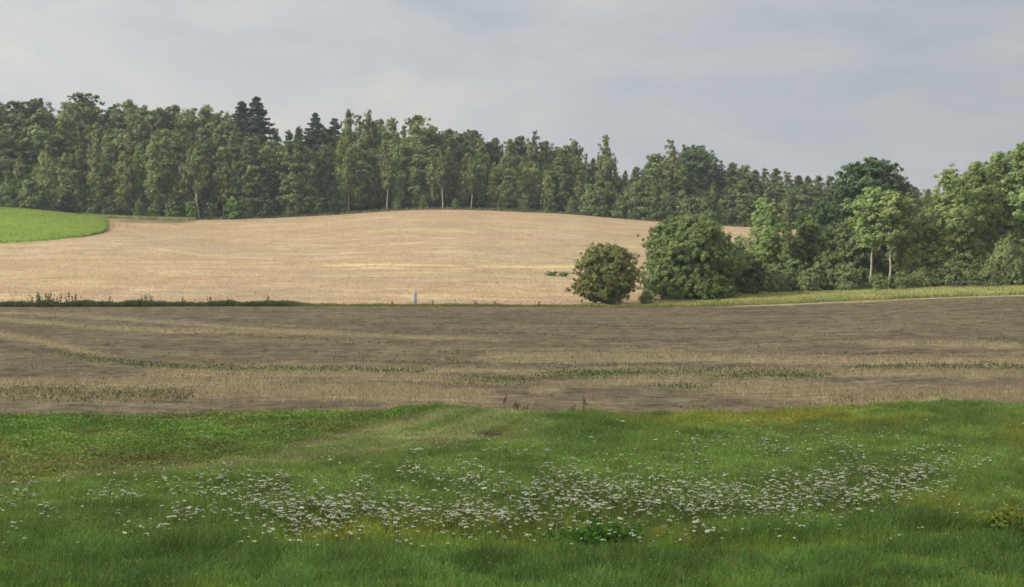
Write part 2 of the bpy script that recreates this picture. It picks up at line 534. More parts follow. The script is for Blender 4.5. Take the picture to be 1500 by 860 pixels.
def paint_grain(X, Y, px, row):
    n = fbm(X / 30., Y / 7., 101); n2 = fbm(X / 9., Y / 1.8, 103); n3 = fbm(X / 45., Y / 3.0, 107)
    c = np.ones(px.shape + (3,)) * TAN
    c = lerp3(c, (0.308, 0.220, 0.140), smooth(.45, .7, n) * .8)
    c = lerp3(c, (0.400, 0.316, 0.188), smooth(.52, .72, n2) * .55)
    c = lerp3(c, (0.288, 0.240, 0.132), smooth(.58, .72, n3) * .55)
    lines = [([(430, 388), (560, 388), (700, 390), (840, 391), (960, 394)], 1.6, .8, (0.464, 0.392, 0.208)), ([(0, 372), (60, 374), (200, 378)], 1.5, .4, (0.440, 0.352, 0.216)),
             ([(180, 424), (250, 424), (310, 427)], 1.6, .7, (0.480, 0.384, 0.232)), ([(0, 436), (40, 436)], 1.4, .7, (0.480, 0.384, 0.240)),
             ([(210, 362), (300, 375), (420, 380)], 1.3, .45, (0.440, 0.352, 0.224)), ([(520, 392), (600, 394), (700, 393)], 1.2, .7, (0.480, 0.400, 0.240)),
             ([(0, 408), (90, 413), (180, 417)], 1.6, .5, (0.288, 0.240, 0.128)), ([(60, 388), (140, 389)], 1.1, .6, (0.240, 0.192, 0.120)),
             ([(520, 337), (640, 336), (760, 332), (880, 336)], 2.6, .6, (0.320, 0.280, 0.144)), ([(700, 331), (790, 334)], 1.3, .6, (0.216, 0.216, 0.096)),
             ([(520, 335), (570, 336)], 1.8, .7, (0.240, 0.224, 0.112)), ([(600, 404), (800, 408), (900, 410)], 1.2, .6, (0.264, 0.216, 0.128)),
             ([(700, 394), (770, 400), (840, 401)], 1.5, .5, (0.288, 0.248, 0.136)), ([(910, 344), (960, 348)], 1.2, .6, (0.240, 0.192, 0.120)),
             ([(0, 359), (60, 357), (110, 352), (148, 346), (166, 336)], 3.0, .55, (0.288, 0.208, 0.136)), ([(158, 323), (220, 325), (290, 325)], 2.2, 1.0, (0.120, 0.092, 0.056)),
             ([(700, 416), (800, 420), (845, 420)], 4, .4, (0.416, 0.336, 0.216)), ([(0, 400), (160, 396), (320, 399), (460, 404)], 5, .35, (0.376, 0.288, 0.176))]
    wob = 2.0 * (fbm(X / 12., Y / 12., 109) - .5)
    brk = smooth(.2, .5, fbm(X / 4., Y / 3., 111))
    for pts, h, a, rgb in lines: c = lerp3(c, rgb, a * band(px, row + wob, pts, h, 30) * brk)
    # wheel track curving round the green field
    for off, a in ((0, .85), (8, .35), (19, .4), (31, .25)):
        tr = np.interp(row, [318, 324, 330, 336, 342, 348], [160, 165, 167, 165, 156, 128]) + off
        c = lerp3(c, (0.176, 0.120, 0.072), a * np.exp(-((px - tr) / 1.9) ** 2) * smooth(318, 321, row) * smooth(348, 338, row))
    # grass on the verge beyond the brown field and under the trees
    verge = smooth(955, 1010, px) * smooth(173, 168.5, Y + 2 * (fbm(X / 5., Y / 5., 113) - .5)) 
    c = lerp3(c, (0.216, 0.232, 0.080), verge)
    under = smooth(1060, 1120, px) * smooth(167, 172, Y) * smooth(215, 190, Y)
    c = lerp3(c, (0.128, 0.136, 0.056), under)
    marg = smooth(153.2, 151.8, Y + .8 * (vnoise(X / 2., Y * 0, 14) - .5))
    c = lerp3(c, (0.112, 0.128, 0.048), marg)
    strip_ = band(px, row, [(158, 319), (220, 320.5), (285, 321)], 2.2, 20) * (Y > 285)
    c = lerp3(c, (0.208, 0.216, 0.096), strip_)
    return c


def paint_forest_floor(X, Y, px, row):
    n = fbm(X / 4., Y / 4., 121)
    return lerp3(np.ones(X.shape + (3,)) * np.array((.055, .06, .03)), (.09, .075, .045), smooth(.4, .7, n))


m_meadow = field_mat('meadow_soil', [((.9, .9, .9), 4, (.75, .8, .7), (1.15, 1.15, 1.1)), ((9, 9, 9), 4, (.6, .65, .6), (1.25, 1.25, 1.2))], .1)
m_stub = field_mat('stubble_soil', [((.30, .40, .4), 5, (.82, .82, .83), (1.14, 1.14, 1.12)), ((1.1, 1.1, 1.5), 6, (.55, .54, .53), (1.44, 1.45, 1.44)), ((5, 5, 5), 3, (.75, .75, .75), (1.22, 1.22, 1.2))], .12)
m_grain = field_mat('grain_ground', [((.07, .10, .1), 6, (.90, .88, .86), (1.08, 1.09, 1.10)), ((.30, .55, .5), 6, (.84, .84, .83), (1.14, 1.14, 1.14)), ((1.5, 1.7, 2), 5, (.78, .78, .77), (1.22, 1.22, 1.22))], .16)
m_floor = field_mat('leaf_litter', [((.5, .5, .5), 4, (.7, .7, .7), (1.3, 1.3, 1.2))], .1)

strip('meadow', lambda p: (np.full(p.shape, -60.), line_meadow(p)), 520, 330, -.95, .95, paint_meadow, m_meadow, .55)
strip('stubble_field', lambda p: (line_meadow(p), line_field(p)), 760, 420, -.75, .75, paint_stubble, m_stub, 1.25)
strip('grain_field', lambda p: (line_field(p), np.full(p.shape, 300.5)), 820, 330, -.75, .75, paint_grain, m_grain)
strip('forest_floor', lambda p: (np.full(p.shape, 300.5), np.full(p.shape, 640.)), 160, 90, -.75, .75, paint_forest_floor, m_floor, 1.5)

# plain country on all sides, out to the horizon, below the fields
me = np_mesh('ground', [(-1450, -600, -12), (1450, -600, -12), (1450, 1450, -12), (-1450, 1450, -12)], [(0, 1, 2, 3)],
             plain_mat('plain_country', (.12, .13, .06), .95, .4))
tag(link('ground', me), kind='structure')

# green crop field at the left, a raised sheet with rounded edge
EDGE_LO = [(-900, 362), (-300, 360), (0, 357.5), (50, 355), (100, 350), (130, 346.5), (150, 342), (158, 337), (161, 333)]
EDGE_HI = [(120, 317.5), (145, 320), (155, 322.5), (159, 326), (161, 333)]
gpx = np.concatenate([np.linspace(-700, 120, 120), 120 + 41 * np.sin(np.linspace(0, pi / 2, 50)[1:])])
ylo = locate(gpx, np.interp(gpx, [p[0] for p in EDGE_LO], [p[1] for p in EDGE_LO]), 200, 299)
yhi = np.where(gpx <= 120, 299.5, 0)
k = gpx > 120
yhi[k] = locate(gpx[k], np.interp(gpx[k], [p[0] for p in EDGE_HI], [p[1] for p in EDGE_HI]), 255, 299.5)
ker = np.ones(7) / 7.
ylo = np.convolve(np.pad(ylo, 3, 'edge'), ker, 'valid'); yhi = np.maximum(np.convolve(np.pad(yhi, 3, 'edge'), ker, 'valid'), ylo + .2)
vv = np.linspace(0, 1, 90)[:, None]
GY = ylo[None] * (1 - vv) + yhi[None] * vv
GX = x_at(np.broadcast_to(gpx[None], GY.shape), 335, GY)
edge = np.minimum(np.minimum(GY - ylo[None], yhi[None] - GY + .3), (161 - gpx[None]) / F * GY * 1.0 + .0)
GZ = zt(GX, GY) - .05 + .45 * smooth(0, .8, edge) + .10 * fbm(GX / 1.5, GY / 1.5, 133) * smooth(0, 1, edge)
gc = np.ones(GX.shape + (3,)) * np.array((.138, .205, .028))
gc = lerp3(gc, (.16, .225, .04), smooth(.45, .7, fbm(GX / 14., GY / 3., 131)) * .7)
gc = lerp3(gc, (.10, .17, .028), smooth(.55, .75, fbm(GX / 6., GY / 2., 137)) * .6)
gc = lerp3(gc, (.12, .19, .04), smooth(1.2, .2, edge) * .7)
ii = np.arange(GX.size).reshape(GX.shape)
gf = np.stack([ii[:-1, :-1], ii[:-1, 1:], ii[1:, 1:], ii[1:, :-1]], -1).reshape(-1, 4)
m_green = field_mat('green_crop', [((.5, 1.2, .5), 4, (.85, .85, .85), (1.12, 1.12, 1.1)), ((2.5, 5, 3), 4, (.75, .78, .75), (1.2, 1.2, 1.2))], .15)
tag(link('green_field', np_mesh('green_field', np.stack([GX, GY, GZ], -1).reshape(-1, 3), gf, m_green, gc.reshape(-1, 3), True)), kind='structure')


# ------------------------------------------------------------------ grass, straw, small weeds: what nobody could count
def blades(x, y, z, h, w, col, rng, lean=.45, wind=(.25, 0)):
    n = len(x)
    a = rng.uniform(-1.0, 1.0, n)
    bx, by = np.cos(a) * w / 2, np.sin(a) * w / 2
    la = rng.uniform(0, 2 * pi, n); ll = rng.uniform(0, 1, n) * lean
    tx = x + (np.cos(la) * ll + wind[0]) * h; ty = y + (np.sin(la) * ll + wind[1]) * h
    mx = x + (np.cos(la) * ll * .25 + wind[0] * .3) * h; my = y + (np.sin(la) * ll * .25 + wind[1] * .3) * h
    V = np.empty((n, 4, 3))
    V[:, 0] = np.stack([x, y, z - .02], -1)
    V[:, 1] = np.stack([mx + bx, my + by, z + h * .55], -1)
    V[:, 2] = np.stack([tx, ty, z + h], -1)
    V[:, 3] = np.stack([mx - bx, my - by, z + h * .55], -1)
    return V.reshape(-1, 3), np.arange(n * 4).reshape(n, 4), np.repeat(col, 4, 0)


def stuff_obj(name, V, f, c, mat, label=None):
    return tag(link(name, np_mesh(name, V, f, mat, c)), label=label, kind='stuff')


N = 1000000
p = RNG.uniform(-420, 1950, N); y = 20.5 + 28.2 * RNG.uniform(0, 1, N) ** .9
x = x_at(p, 700, y); z = zt(x, y)
ok = y < line_meadow(p) + .25 + .3 * RNG.uniform(0, 1, N)
p, x, y, z = p[ok], x[ok], y[ok], z[ok]
pr, rr = project(x, y, z)
cl, hi, ye, lu, bl, n1, n2 = meadow_zone(pr, rr, x, y)
c = meadow_col(pr, rr, x, y)
tuft = vnoise(x * 2.2, y * 2.2, 201)
h = (.15 + .08 * n1) * (1 - cl) + .11 * cl
h = h * (1 - .62 * np.clip(hi, 0, 1)) * (1 + .12 * lu) * (1 + .5 * bl) * (.45 + .9 * tuft) * RNG.uniform(.6, 1.3, len(x))
h = h * (1 + .2 * smooth(46.8, 47.8, y) * (1 - cl))
w = (.010 + .012 * cl + .004 * lu) * RNG.uniform(.7, 1.5, len(x)) * (y / 30) ** .5
c = c * (.8 + .45 * vnoise(x * 1.7 + 9, y * 1.7, 205))[:, None] * (.86 + .28 * smooth(.3, .7, vnoise(x * .7, y * .55 + 3, 207)))[:, None] * RNG.uniform(.62, 1.45, (len(x), 1)) * (1 + RNG.normal(0, .07, (len(x), 3)))
dry = RNG.uniform(0, 1, len(x)) < .05 + .04 * smooth(.5, .7, n2)
c[dry] = np.array((.24, .22, .09)) * RNG.uniform(.7, 1.2, (dry.sum(), 1))
V, f, cc = blades(x, y, z, h, w, np.clip(c, .005, .9), RNG, .75, (.08, 0))
isl = RNG.uniform(0, 1, len(x)) < .38 + .3 * cl              # broad leaves of herbs and clover among the blades
k = np.where(isl)[0]
lv, lf = leaf_quads(np.stack([x[k], y[k], z[k] + h[k] * RNG.uniform(.25, .95, len(k))], -1), RNG.normal(size=(len(k), 3)) + np.array((0, -.5, .7)),
                    (.011 + .008 * cl[k]) * RNG.uniform(.6, 1.6, len(k)) * (y[k] / 30) ** .5, RNG, 1.7)
V = V.reshape(-1, 4, 3); V[k] = lv.reshape(-1, 4, 3); V = V.reshape(-1, 3)
stuff_obj('meadow_grass', V, f, cc, M['blade'], 'short and tall green grass covering the flowering meadow')

# straw stubble standing in rows
N = 500000
p = RNG.uniform(-300, 1800, N); u_ = RNG.uniform(0, 1, N); y = 48 / (1 - u_ * (1 - 48 / 146.))
x = x_at(p, 520, y); z = zt(x, y); pr, rr = project(x, y, z)
pale, green, ol, dk = stubble_w(pr, rr, x, y)
prob = .015 + .8 * pale + .1 * ol - .3 * green
ok = (RNG.uniform(0, 1, N) < prob) & (y > line_meadow(p) + .1)
x, y, z, pl = x[ok], y[ok], z[ok], pale[ok]
h = RNG.uniform(.10, .26, len(x)) * (.7 + .5 * pl)
c = np.array((.45, .38, .24)) * RNG.uniform(.55, 1.25, (len(x), 1)) * (1 + RNG.normal(0, .04, (len(x), 3)))
V, f, cc = blades(x, y, z, h, .014 * (y / 50) ** .8 * RNG.uniform(.7, 1.5, len(x)), np.clip(c, .01, .9), RNG, 1.1, (.1, 0))
stuff_obj('straw_stubble', V, f, cc, M['straw'], 'pale broken straw stubble standing in strips on the brown field')

# low weeds in the stubble
N = 190000
p = RNG.uniform(-300, 1800, N); u_ = RNG.uniform(0, 1, N); y = 48.3 / (1 - u_ * (1 - 48.3 / 149.))
x = x_at(p, 520, y); z = zt(x, y); pr, rr = project(x, y, z)
pale, green, ol, dk = stubble_w(pr, rr, x, y)
cl_ = smooth(.66, .78, fbm(x / 1.6, y / 1.2, 211)) * smooth(.4, .6, fbm(x / 14, y / 10, 213))
prob = .003 + .95 * green + .3 * ol + .35 * cl_ + .10 * dk
ok = RNG.uniform(0, 1, N) < prob
x, y, z, gr = x[ok], y[ok], z[ok], green[ok]
c = lerp3(np.ones((len(x), 3)) * np.array((.12, .12, .055)), (.115, .165, .06), np.clip(gr * 1.2, 0, 1)) * RNG.uniform(.6, 1.3, (len(x), 1))
V, f, cc = blades(x, y, z, RNG.uniform(.04, .13, len(x)), .05 * (y / 60) ** .6 * RNG.uniform(.6, 1.4, len(x)), c, RNG, 1.0, (.1, 0))
stuff_obj('field_weeds', V, f, cc, M['blade'], 'low green weeds scattered through the stubble')

# grassy margin between the brown field and the tan field, and the verge on the right
N = 58000
p = RNG.uniform(-300, 1000, N); y = 150.1 + 2.3 * RNG.uniform(0, 1, N)
x = x_at(p, 447, y); z = zt(x, y)
left = smooth(470, 400, p); hh = (.16 + .28 * left) * RNG.uniform(.3, 1.3, N) * (.35 + 1.3 * fbm(x / 1.5, y * 0, 221))
hh = hh * (1 + .5 * smooth(820, 900, p))
c = lerp3(np.ones((N, 3)) * np.array((.17, .185, .065)), (.085, .11, .045), left) * RNG.uniform(.65, 1.3, (N, 1))
c = lerp3(c, (.30, .33, .10), smooth(800, 860, p) * .8)
c = lerp3(c, (.33, .30, .12), (RNG.uniform(0, 1, N) < .25) * (1 - left) * .8)
V, f, cc = blades(x, y, z, hh, .06 * RNG.uniform(.6, 1.5, N), c, RNG, .7)
stuff_obj('margin_grass', V, f, cc, M['blade'], 'strip of rough grass between the brown and the tan field')

N = 115000
p = RNG.uniform(960, 1800, N); y = 150.2 + 21 * RNG.uniform(0, 1, N)
x = x_at(p, 438, y); z = zt(x, y)
ok = smooth(960, 1010, p) > RNG.uniform(0, 1, N)
p, x, y, z = p[ok], x[ok], y[ok], z[ok]; n = len(x)
c = lerp3(np.ones((n, 3)) * np.array((.33, .34, .115)), (.22, .26, .085), smooth(.4, .65, fbm(x / 3., y / 2., 231)))
c = lerp3(c, (.44, .40, .20), (RNG.uniform(0, 1, n) < .22) * .8) * RNG.uniform(.75, 1.25, (n, 1))
V, f, cc = blades(x, y, z, RNG.uniform(.15, .45, n) * (.6 + .7 * fbm(x / 2., y / 2., 233)), .06 * RNG.uniform(.6, 1.4, n), c, RNG, .6)
stuff_obj('verge_grass', V, f, cc, M['blade'], 'sunlit yellow-green verge grass below the right-hand trees')

# pale grass at the forest edge by the green field, and undergrowth grass along the wood
N = 9000
p = np.concatenate([RNG.uniform(120, 285, 5000), RNG.uniform(285, 1090, 4000)])
y = np.concatenate([RNG.uniform(294.5, 299.8, 5000), RNG.uniform(299.3, 301.5, 4000)])
x = x_at(p, 322, y); z = zt(x, y)
c = np.where((p < 285)[:, None], np.array((.26, .28, .12)), np.array((.12, .13, .055))) * RNG.uniform(.65, 1.3, (N, 1))
V, f, cc = blades(x, y, z, RNG.uniform(.25, .7, N), .16 * RNG.uniform(.6, 1.4, N), c, RNG, .7)
stuff_obj('woodland_edge_grass', V, f, cc, M['blade'], 'pale rough grass along the edge of the wood')


# leaves of the green crop, ragged along its rim
N = 60000
p = RNG.uniform(-140, 160, N); v_ = RNG.uniform(0, 1, N)
gl_, gh_ = np.interp(p, gpx, ylo), np.interp(p, gpx, yhi)
y = gl_ + .3 + (gh_ - gl_ - .3) * v_ + RNG.normal(0, .15, N)
ok = (p < 158.5) & (y < 299.5); p, y = p[ok], y[ok]; n = len(p)
x = x_at(p, 335, y); z = zt(x, y)
c = lerp3(np.ones((n, 3)) * np.array((.138, .205, .028)), (.20, .25, .055), RNG.uniform(0, 1, n) ** 2) * RNG.uniform(.7, 1.3, (n, 1))
V, f, cc = blades(x, y, z, RNG.uniform(.42, .62, n), .09 * RNG.uniform(.6, 1.5, n), c, RNG, .8)
stuff_obj('green_crop_leaves', V, f, cc, M['blade'], 'leafy bright green crop of the field at the left')

# straw and stalks lying on the tan field
N = 80000
p = RNG.uniform(-120, 1120, N); y = 152 + 146 * RNG.uniform(0, 1, N) ** 1.35; x = x_at(p, 400, y); z = zt(x, y)
ok = vnoise(x / 3.2, y / 1.1, 261) + .35 * fbm(x / 20., y / 8., 263) > RNG.uniform(.3, 1.0, N)
pr, rr = project(x, y, z)
ok &= ~((pr < 168) & (rr < 361)) & ~((pr > 955) & (y < 172))
x, y, z = x[ok], y[ok], z[ok]; n = len(x)
c = lerp3(np.ones((n, 3)) * np.array((.345, .275, .187)), (.22, .175, .11), (RNG.uniform(0, 1, n) < .22) * .8) * RNG.uniform(.8, 1.25, (n, 1))
V, f, cc = blades(x, y, z, RNG.uniform(.08, .2, n), .05 * RNG.uniform(.6, 1.5, n), c, RNG, 1.4, (.1, 0))
stuff_obj('field_straw', V, f, cc, M['straw'], 'short pale stalks standing over the sunlit tan field')

# ------------------------------------------------------------------ trees
def crown_mesh(name, H, base, R, prof, nb, cr, nl, leaf, mat, seed, rise=.5, nsub=6, droop=0.0, bias=None, asym=.28,
               lean=(0, 0), inner=.3, jit=1.0, fill=.32, colvar=.12, flat=.8, wn=(.34, .80, .38)):
    """crown of leafy boughs: every bough leaves the trunk, runs out to the outline and carries small sprays of leaves"""
    rng = np.random.default_rng(seed)
    ph = rng.uniform(0, 6.28, 6)
    tips = []; cs = []; outs = []; rad = []; tone = []
    tries = 0
    while len(tips) < nb and tries < nb * 60:
        tries += 1
        t = 1.0 - .03 * len(tips) if len(tips) < 3 else rng.uniform(0, 1)
        r = prof(min(t, 1))
        if len(tips) >= 3 and rng.uniform() > (r + .12) * (1.05 if t < .75 else .95): continue
        th = rng.uniform(0, 2 * pi)
        wob = 1 + asym * (sin(th * 2 + ph[0] + t * 3) * .5 + sin(th * 3 + ph[1] - t * 7) * .5) + asym * .6 * sin(t * 15 + ph[2] + th) + rng.normal(0, .09 * jit)
        L = max(.12, R * r * wob * (inner + (1 - inner) * rng.uniform() ** fill))
        z1 = base + (H - base) * t
        tip = np.array((cos(th) * L + lean[0] * t, sin(th) * L + lean[1] * t, z1))
        z0 = max(base * .6, z1 - rise * L - .15)
        org = np.array((lean[0] * t * .8, lean[1] * t * .8, z0))
        tips.append(tip)
        k = max(3, int(round(nsub * min(1.25, .35 + L / R))))
        ss = .22 + .82 * (np.arange(k) + rng.uniform(.1, .9, k)) / k
        p = org + (tip - org) * ss[:, None]
        p[:, 2] += .16 * L * np.sin(ss * pi) - droop * L * .35 * ss ** 2
        p += rng.normal(0, jit * (.16 + .07 * L), (k, 3)) * np.array((1, 1, .8))
        tn = 1 + colvar * rng.normal()
        for q, s_ in zip(p, ss):
            cs.append(q); outs.append((cos(th) * (.3 + r), sin(th) * (.3 + r), .2 + 1.3 * (t - .45)))
            rad.append(cr * rng.uniform(.65, 1.3) * (1.1 - .35 * s_) * (.6 + .4 * min(1, r * 1.6))); tone.append(tn * (1 + .6 * colvar * rng.normal()))
    cs = np.array(cs); outs = unit(np.array(outs)); rad = np.array(rad); tone = np.array(tone); n = len(cs)
    P = unit(rng.normal(size=(n, nl, 3)))
    q = rng.uniform(.1, 1.1, (n, nl, 1)) ** .55
    pos = cs[:, None] + P * q * rad[:, None, None] * np.array((1, 1, flat))
    if bias is not None:
        tt = rng.uniform(-.5, 1.2, (n, nl, 1)); pos += np.asarray(bias) * tt * rad[:, None, None]
    if droop:
        pos[..., 2] -= droop * rng.uniform(0, 1, (n, nl)) ** 2 * rad[:, None] * 2.2
    nrm = P * wn[0] + outs[:, None] * wn[1] + rng.normal(size=P.shape) * wn[2] + np.array((0, 0, .12))
    size = leaf * rng.uniform(.6, 1.35, (n, nl))
    V, f = leaf_quads(pos.reshape(-1, 3), nrm.reshape(-1, 3), size.ravel(), rng, 1.5, bias)
    V[:, 2] = np.maximum(V[:, 2], .04)
    cv = tone[:, None, None] * (1 + .15 * rng.normal(size=(n, nl, 1)))
    cv = np.clip(cv, .5, 1.7) * (1 + rng.normal(size=(n, 1, 3)) * np.array((.08, .03, .06)))
    col = np.repeat(cv.reshape(-1, 3), 4, 0)
    return np_mesh(name, V, f, mat, col), np.array(tips)


def trunk_mesh(name, H, r0, mat, seed, crown_pts=None, top=.9, lean=(0, 0), limbs=7, base=0.3):
    rng = np.random.default_rng(seed + 999)
    k = 9
    path = np.zeros((k, 3))
    path[:, 2] = np.linspace(-.25, H * top, k)
    wob = np.cumsum(rng.normal(0, H * .006, (k, 2)), 0); wob[0] = 0; wob[1] *= .5
    tt = np.linspace(0, 1, k)[:, None]
    path[:, :2] = wob + np.array(lean) * tt
    rad = r0 * (1 - tt[:, 0] * .82); rad[0] *= 1.35
    parts = [tube(path, rad, 8)]
    if crown_pts is not None and limbs:
        idx = rng.choice(len(crown_pts), min(limbs, len(crown_pts)), False)
        for i in idx:
            e = crown_pts[i]
            zz = max(H * base * .7, e[2] - np.hypot(e[0], e[1]) * .9 - .3); zz = min(zz, H * top * .9)
            j = np.interp(zz, path[:, 2], np.arange(k)); a = int(j)
            s = path[a] + (path[min(a + 1, k - 1)] - path[a]) * (j - a)
            mid = (s + e) / 2 + np.array((0, 0, .12 * np.linalg.norm(e - s)))
            rr_ = r0 * .32
            parts.append(tube(np.array([s, mid, e]), [rr_, rr_ * .6, rr_ * .2], 5))
    V, f = merge(parts)
    return np_mesh(name, V, f, mat, None, True)


def spruce_mesh(name, H, R, seed, mat):
    """tiers of drooping boughs hung with needle sprays, ragged outline"""
    rng = np.random.default_rng(seed)
    pos = []; nrm = []; sz = []; cv = []
    z = .05 * H
    while z < H * .985:
        t = z / H
        L0 = R * (1 - t) ** .8 * (1 + .16 * rng.normal()) + .16
        nb = 8 if t < .75 else 5
        ph = rng.uniform(0, 6.28)
        for b in range(nb):
            th = ph + 2 * pi * b / nb + rng.normal(0, .3)
            L = max(.12, L0 * rng.uniform(.5, 1.22)); zc = z + rng.normal(0, .15)
            tone = 1 + .2 * rng.normal()
            m = int(16 + L * 34)
            s = rng.uniform(.08, 1, m) ** .8
            side = rng.normal(0, .15, m) * L * (1.15 - s)
            d = np.cos(th), np.sin(th)
            pos.append(np.stack([d[0] * L * s - d[1] * side, d[1] * L * s + d[0] * side,
                                 zc + .08 * L - .38 * L * s ** 1.3 + .22 * L * s ** 4 - rng.uniform(0, .34, m) * (1.1 - .5 * s)], -1))
            nrm.append(np.stack([d[0] * .6 + rng.normal(0, .4, m), d[1] * .6 + rng.normal(0, .4, m), .55 + rng.normal(0, .35, m)], -1))
            sz.append(rng.uniform(.07, .16, m)); cv.append(np.full(m, tone))
        z += rng.uniform(.42, .85) * (1 - .35 * t)
    pos = np.vstack(pos); nrm = np.vstack(nrm); sz = np.concatenate(sz); cv = np.concatenate(cv) * (1 + .15 * rng.normal(size=len(sz)))
    V, f = leaf_quads(pos, nrm, sz, rng, 1.9)
    V[:, 2] = np.maximum(V[:, 2], .05)
    return np_mesh(name, V, f, mat, np.repeat(np.clip(cv, .5, 1.6)[:, None], 4, 0) * np.ones(3))


def P_birch(t): return min(1, (t + .03) ** .55 * (1.02 - t) ** .8 * 1.9)
def P_aspen(t): return min(1, (t + .05) ** .5 * (1.02 - t) ** .5 * 1.55)
def P_alder(t): return math.sqrt(max(0, 1 - ((t - .42) / .6) ** 2)) if t > .42 else .72 + .28 * t / .42
def P_oak(t): return math.sqrt(max(0, 1 - ((t - .4) / .62) ** 2)) if t > .4 else .7 + .3 * t / .4
def P_dome(t): return max(0, 1 - (t / 1.03) ** 2.7) ** .5 * (.92 + .08 * min(1, t * 3))
def P_broad(t): return max(0, 1 - (t / 1.02) ** 4.2) ** .5 * (.93 + .07 * min(1, t * 3))
def P_ball(t): return math.sqrt(max(.02, 1 - ((t - .47) / .56) ** 2))
def P_poplar(t): return min(1, (t + .06) * 5) ** .4 * max(0, 1.02 - t) ** .33 * 1.0
def P_cone(t): return (1.02 - t) ** .8


PROTO = {}


def proto(kind, variants):
    PROTO[kind] = variants


def bt(kind, i, H, base, R, prof, nb, cr, nl, leaf, mat, bark, r0, **kw):
    tk = {k: kw.pop(k) for k in ('top', 'limbs') if k in kw}
    me, cs = crown_mesh(kind + '_crown', H, base, R, prof, nb, cr, nl, leaf, M[mat], hash_seed(kind, i), **kw)
    tr = trunk_mesh(kind + '_trunk', H, r0, M[bark], hash_seed(kind, i), cs, lean=kw.get('lean', (0, 0)), base=base / H + .05, **tk)
    return (H, me, tr)


def hash_seed(kind, i):
    return sum(ord(ch) * (j + 1) for j, ch in enumerate(kind)) * 13 + i * 101


proto('birch_tree', [bt('birch', i, 15, [1.6, 2.8, 1.2, 3.6][i], [2.4, 2.1, 2.7, 2.0][i], P_birch, 165, .30, 24, .092, 'birch', 'birchbark', .13,
                        rise=1.1, droop=.6, limbs=12, asym=.26, flat=1.5, bias=(0, 0, -.5)) for i in range(4)])
proto('aspen_tree', [bt('aspen', i, 15, [2.6, 4.2, 1.8][i], [2.3, 2.0, 2.7][i], P_aspen, 155, .35, 24, .098, 'aspen', 'palebark', .14,
                        rise=1.0, droop=.15, limbs=12, asym=.32, flat=1.25, bias=(0, 0, .5)) for i in range(3)])
proto('alder_tree', [bt('alder', i, 13, [.8, 1.4, .5][i], [3.0, 2.6, 3.3][i], P_alder, 180, .44, 24, .11, 'alder', 'bark', .16,
                        rise=.6, limbs=12, asym=.32) for i in range(3)])
proto('bare_birch', [bt('bare', i, 15, [5.6, 6.4][i], [1.8, 1.5][i], P_birch, 95, .30, 24, .092, 'birch', 'birchbark', .16,
                        rise=1.0, droop=.7, limbs=12, top=.95, asym=.34, flat=1.5, bias=(0, 0, -.5)) for i in range(2)])
proto('oak_tree', [bt('oak', i, 15, [1.8, 1.0][i], [5.0, 4.4][i], P_oak, 230, .52, 34, .11, 'oak', 'bark', .3,
                      rise=.45, nsub=8, limbs=14, asym=.26, wn=(.5, .7, .36)) for i in range(2)])
proto('spruce_tree', [(H, spruce_mesh('spruce_crown', H, R, 500 + i, M['spruce']), trunk_mesh('spruce_trunk', H, .17, M['bark'], 500 + i, None, .97, limbs=0))
                      for i, (H, R) in enumerate([(17, 4.2), (16, 2.7), (12, 2.9)])])
proto('shrub', [bt('shrub', i, 4.0, .1, [1.9, 1.6, 2.2][i], P_dome, 90, .32, 24, .08, 'shrub', 'bark', .05,
                   rise=.6, limbs=8, top=.6) for i in range(3)])
proto('willow_shrub', [bt('willow', i, 4.0, .05, [2.0, 2.4][i], P_dome, 110, .28, 24, .06, 'willow', 'bark', .05,
                          rise=1.0, limbs=8, top=.6, bias=(.25, 0, .7)) for i in range(2)])
proto('sapling', [bt('sapling', 0, 4.0, .3, 1.3, P_alder, 36, .34, 34, .085, 'bright', 'bark', .05, limbs=6, top=.8)])
proto('poplar_tree', [bt('poplar', i, 17, [.5, .8, .4][i], [3.6, 3.2, 3.0][i], P_poplar, 330, .38, 32, .078, 'poplar', 'palebark', .24,
                         rise=1.0, nsub=8, limbs=14, bias=(.6, .1, .5), jit=1.4, asym=.3, lean=(.4, 0), flat=1.0) for i in range(3)])
proto('slender_aspen', [bt('slender', i, 13, [6.2, 6.7][i], [2.1, 1.9][i], P_alder, 90, .42, 34, .08, 'poplar', 'palebark', .135,
                           rise=.7, limbs=10, top=.93, bias=(.5, 0, .4), asym=.4) for i in range(2)])
proto('round_tree', [bt('round', 0, 6.6, .35, 3.5, P_ball, 460, .28, 30, .058, 'maple', 'bark', .16, rise=.5, nsub=7, limbs=16, inner=.12, jit=.5, fill=.28, asym=.12, bias=(0, 0, .6), colvar=.10)])
proto('broad_bush', [bt('broad', 0, 9.3, .1, 5.0, P_broad, 900, .34, 32, .066, 'broad', 'bark', .2, rise=.5, nsub=9, limbs=16, top=.7, inner=.15, jit=.6, fill=.26, asym=.17, bias=(.35, 0, .35), colvar=.08, flat=.9)])
proto('oval_bush', [bt('oval', 0, 4.4, .05, 2.15, P_alder, 200, .28, 30, .058, 'alder', 'bark', .08, rise=.5, limbs=8, top=.7, inner=.15, jit=.45, fill=.25, asym=.12)])

_used = {}
WOOD = []          # trees of the far wood waiting for their labels
random.seed(21)


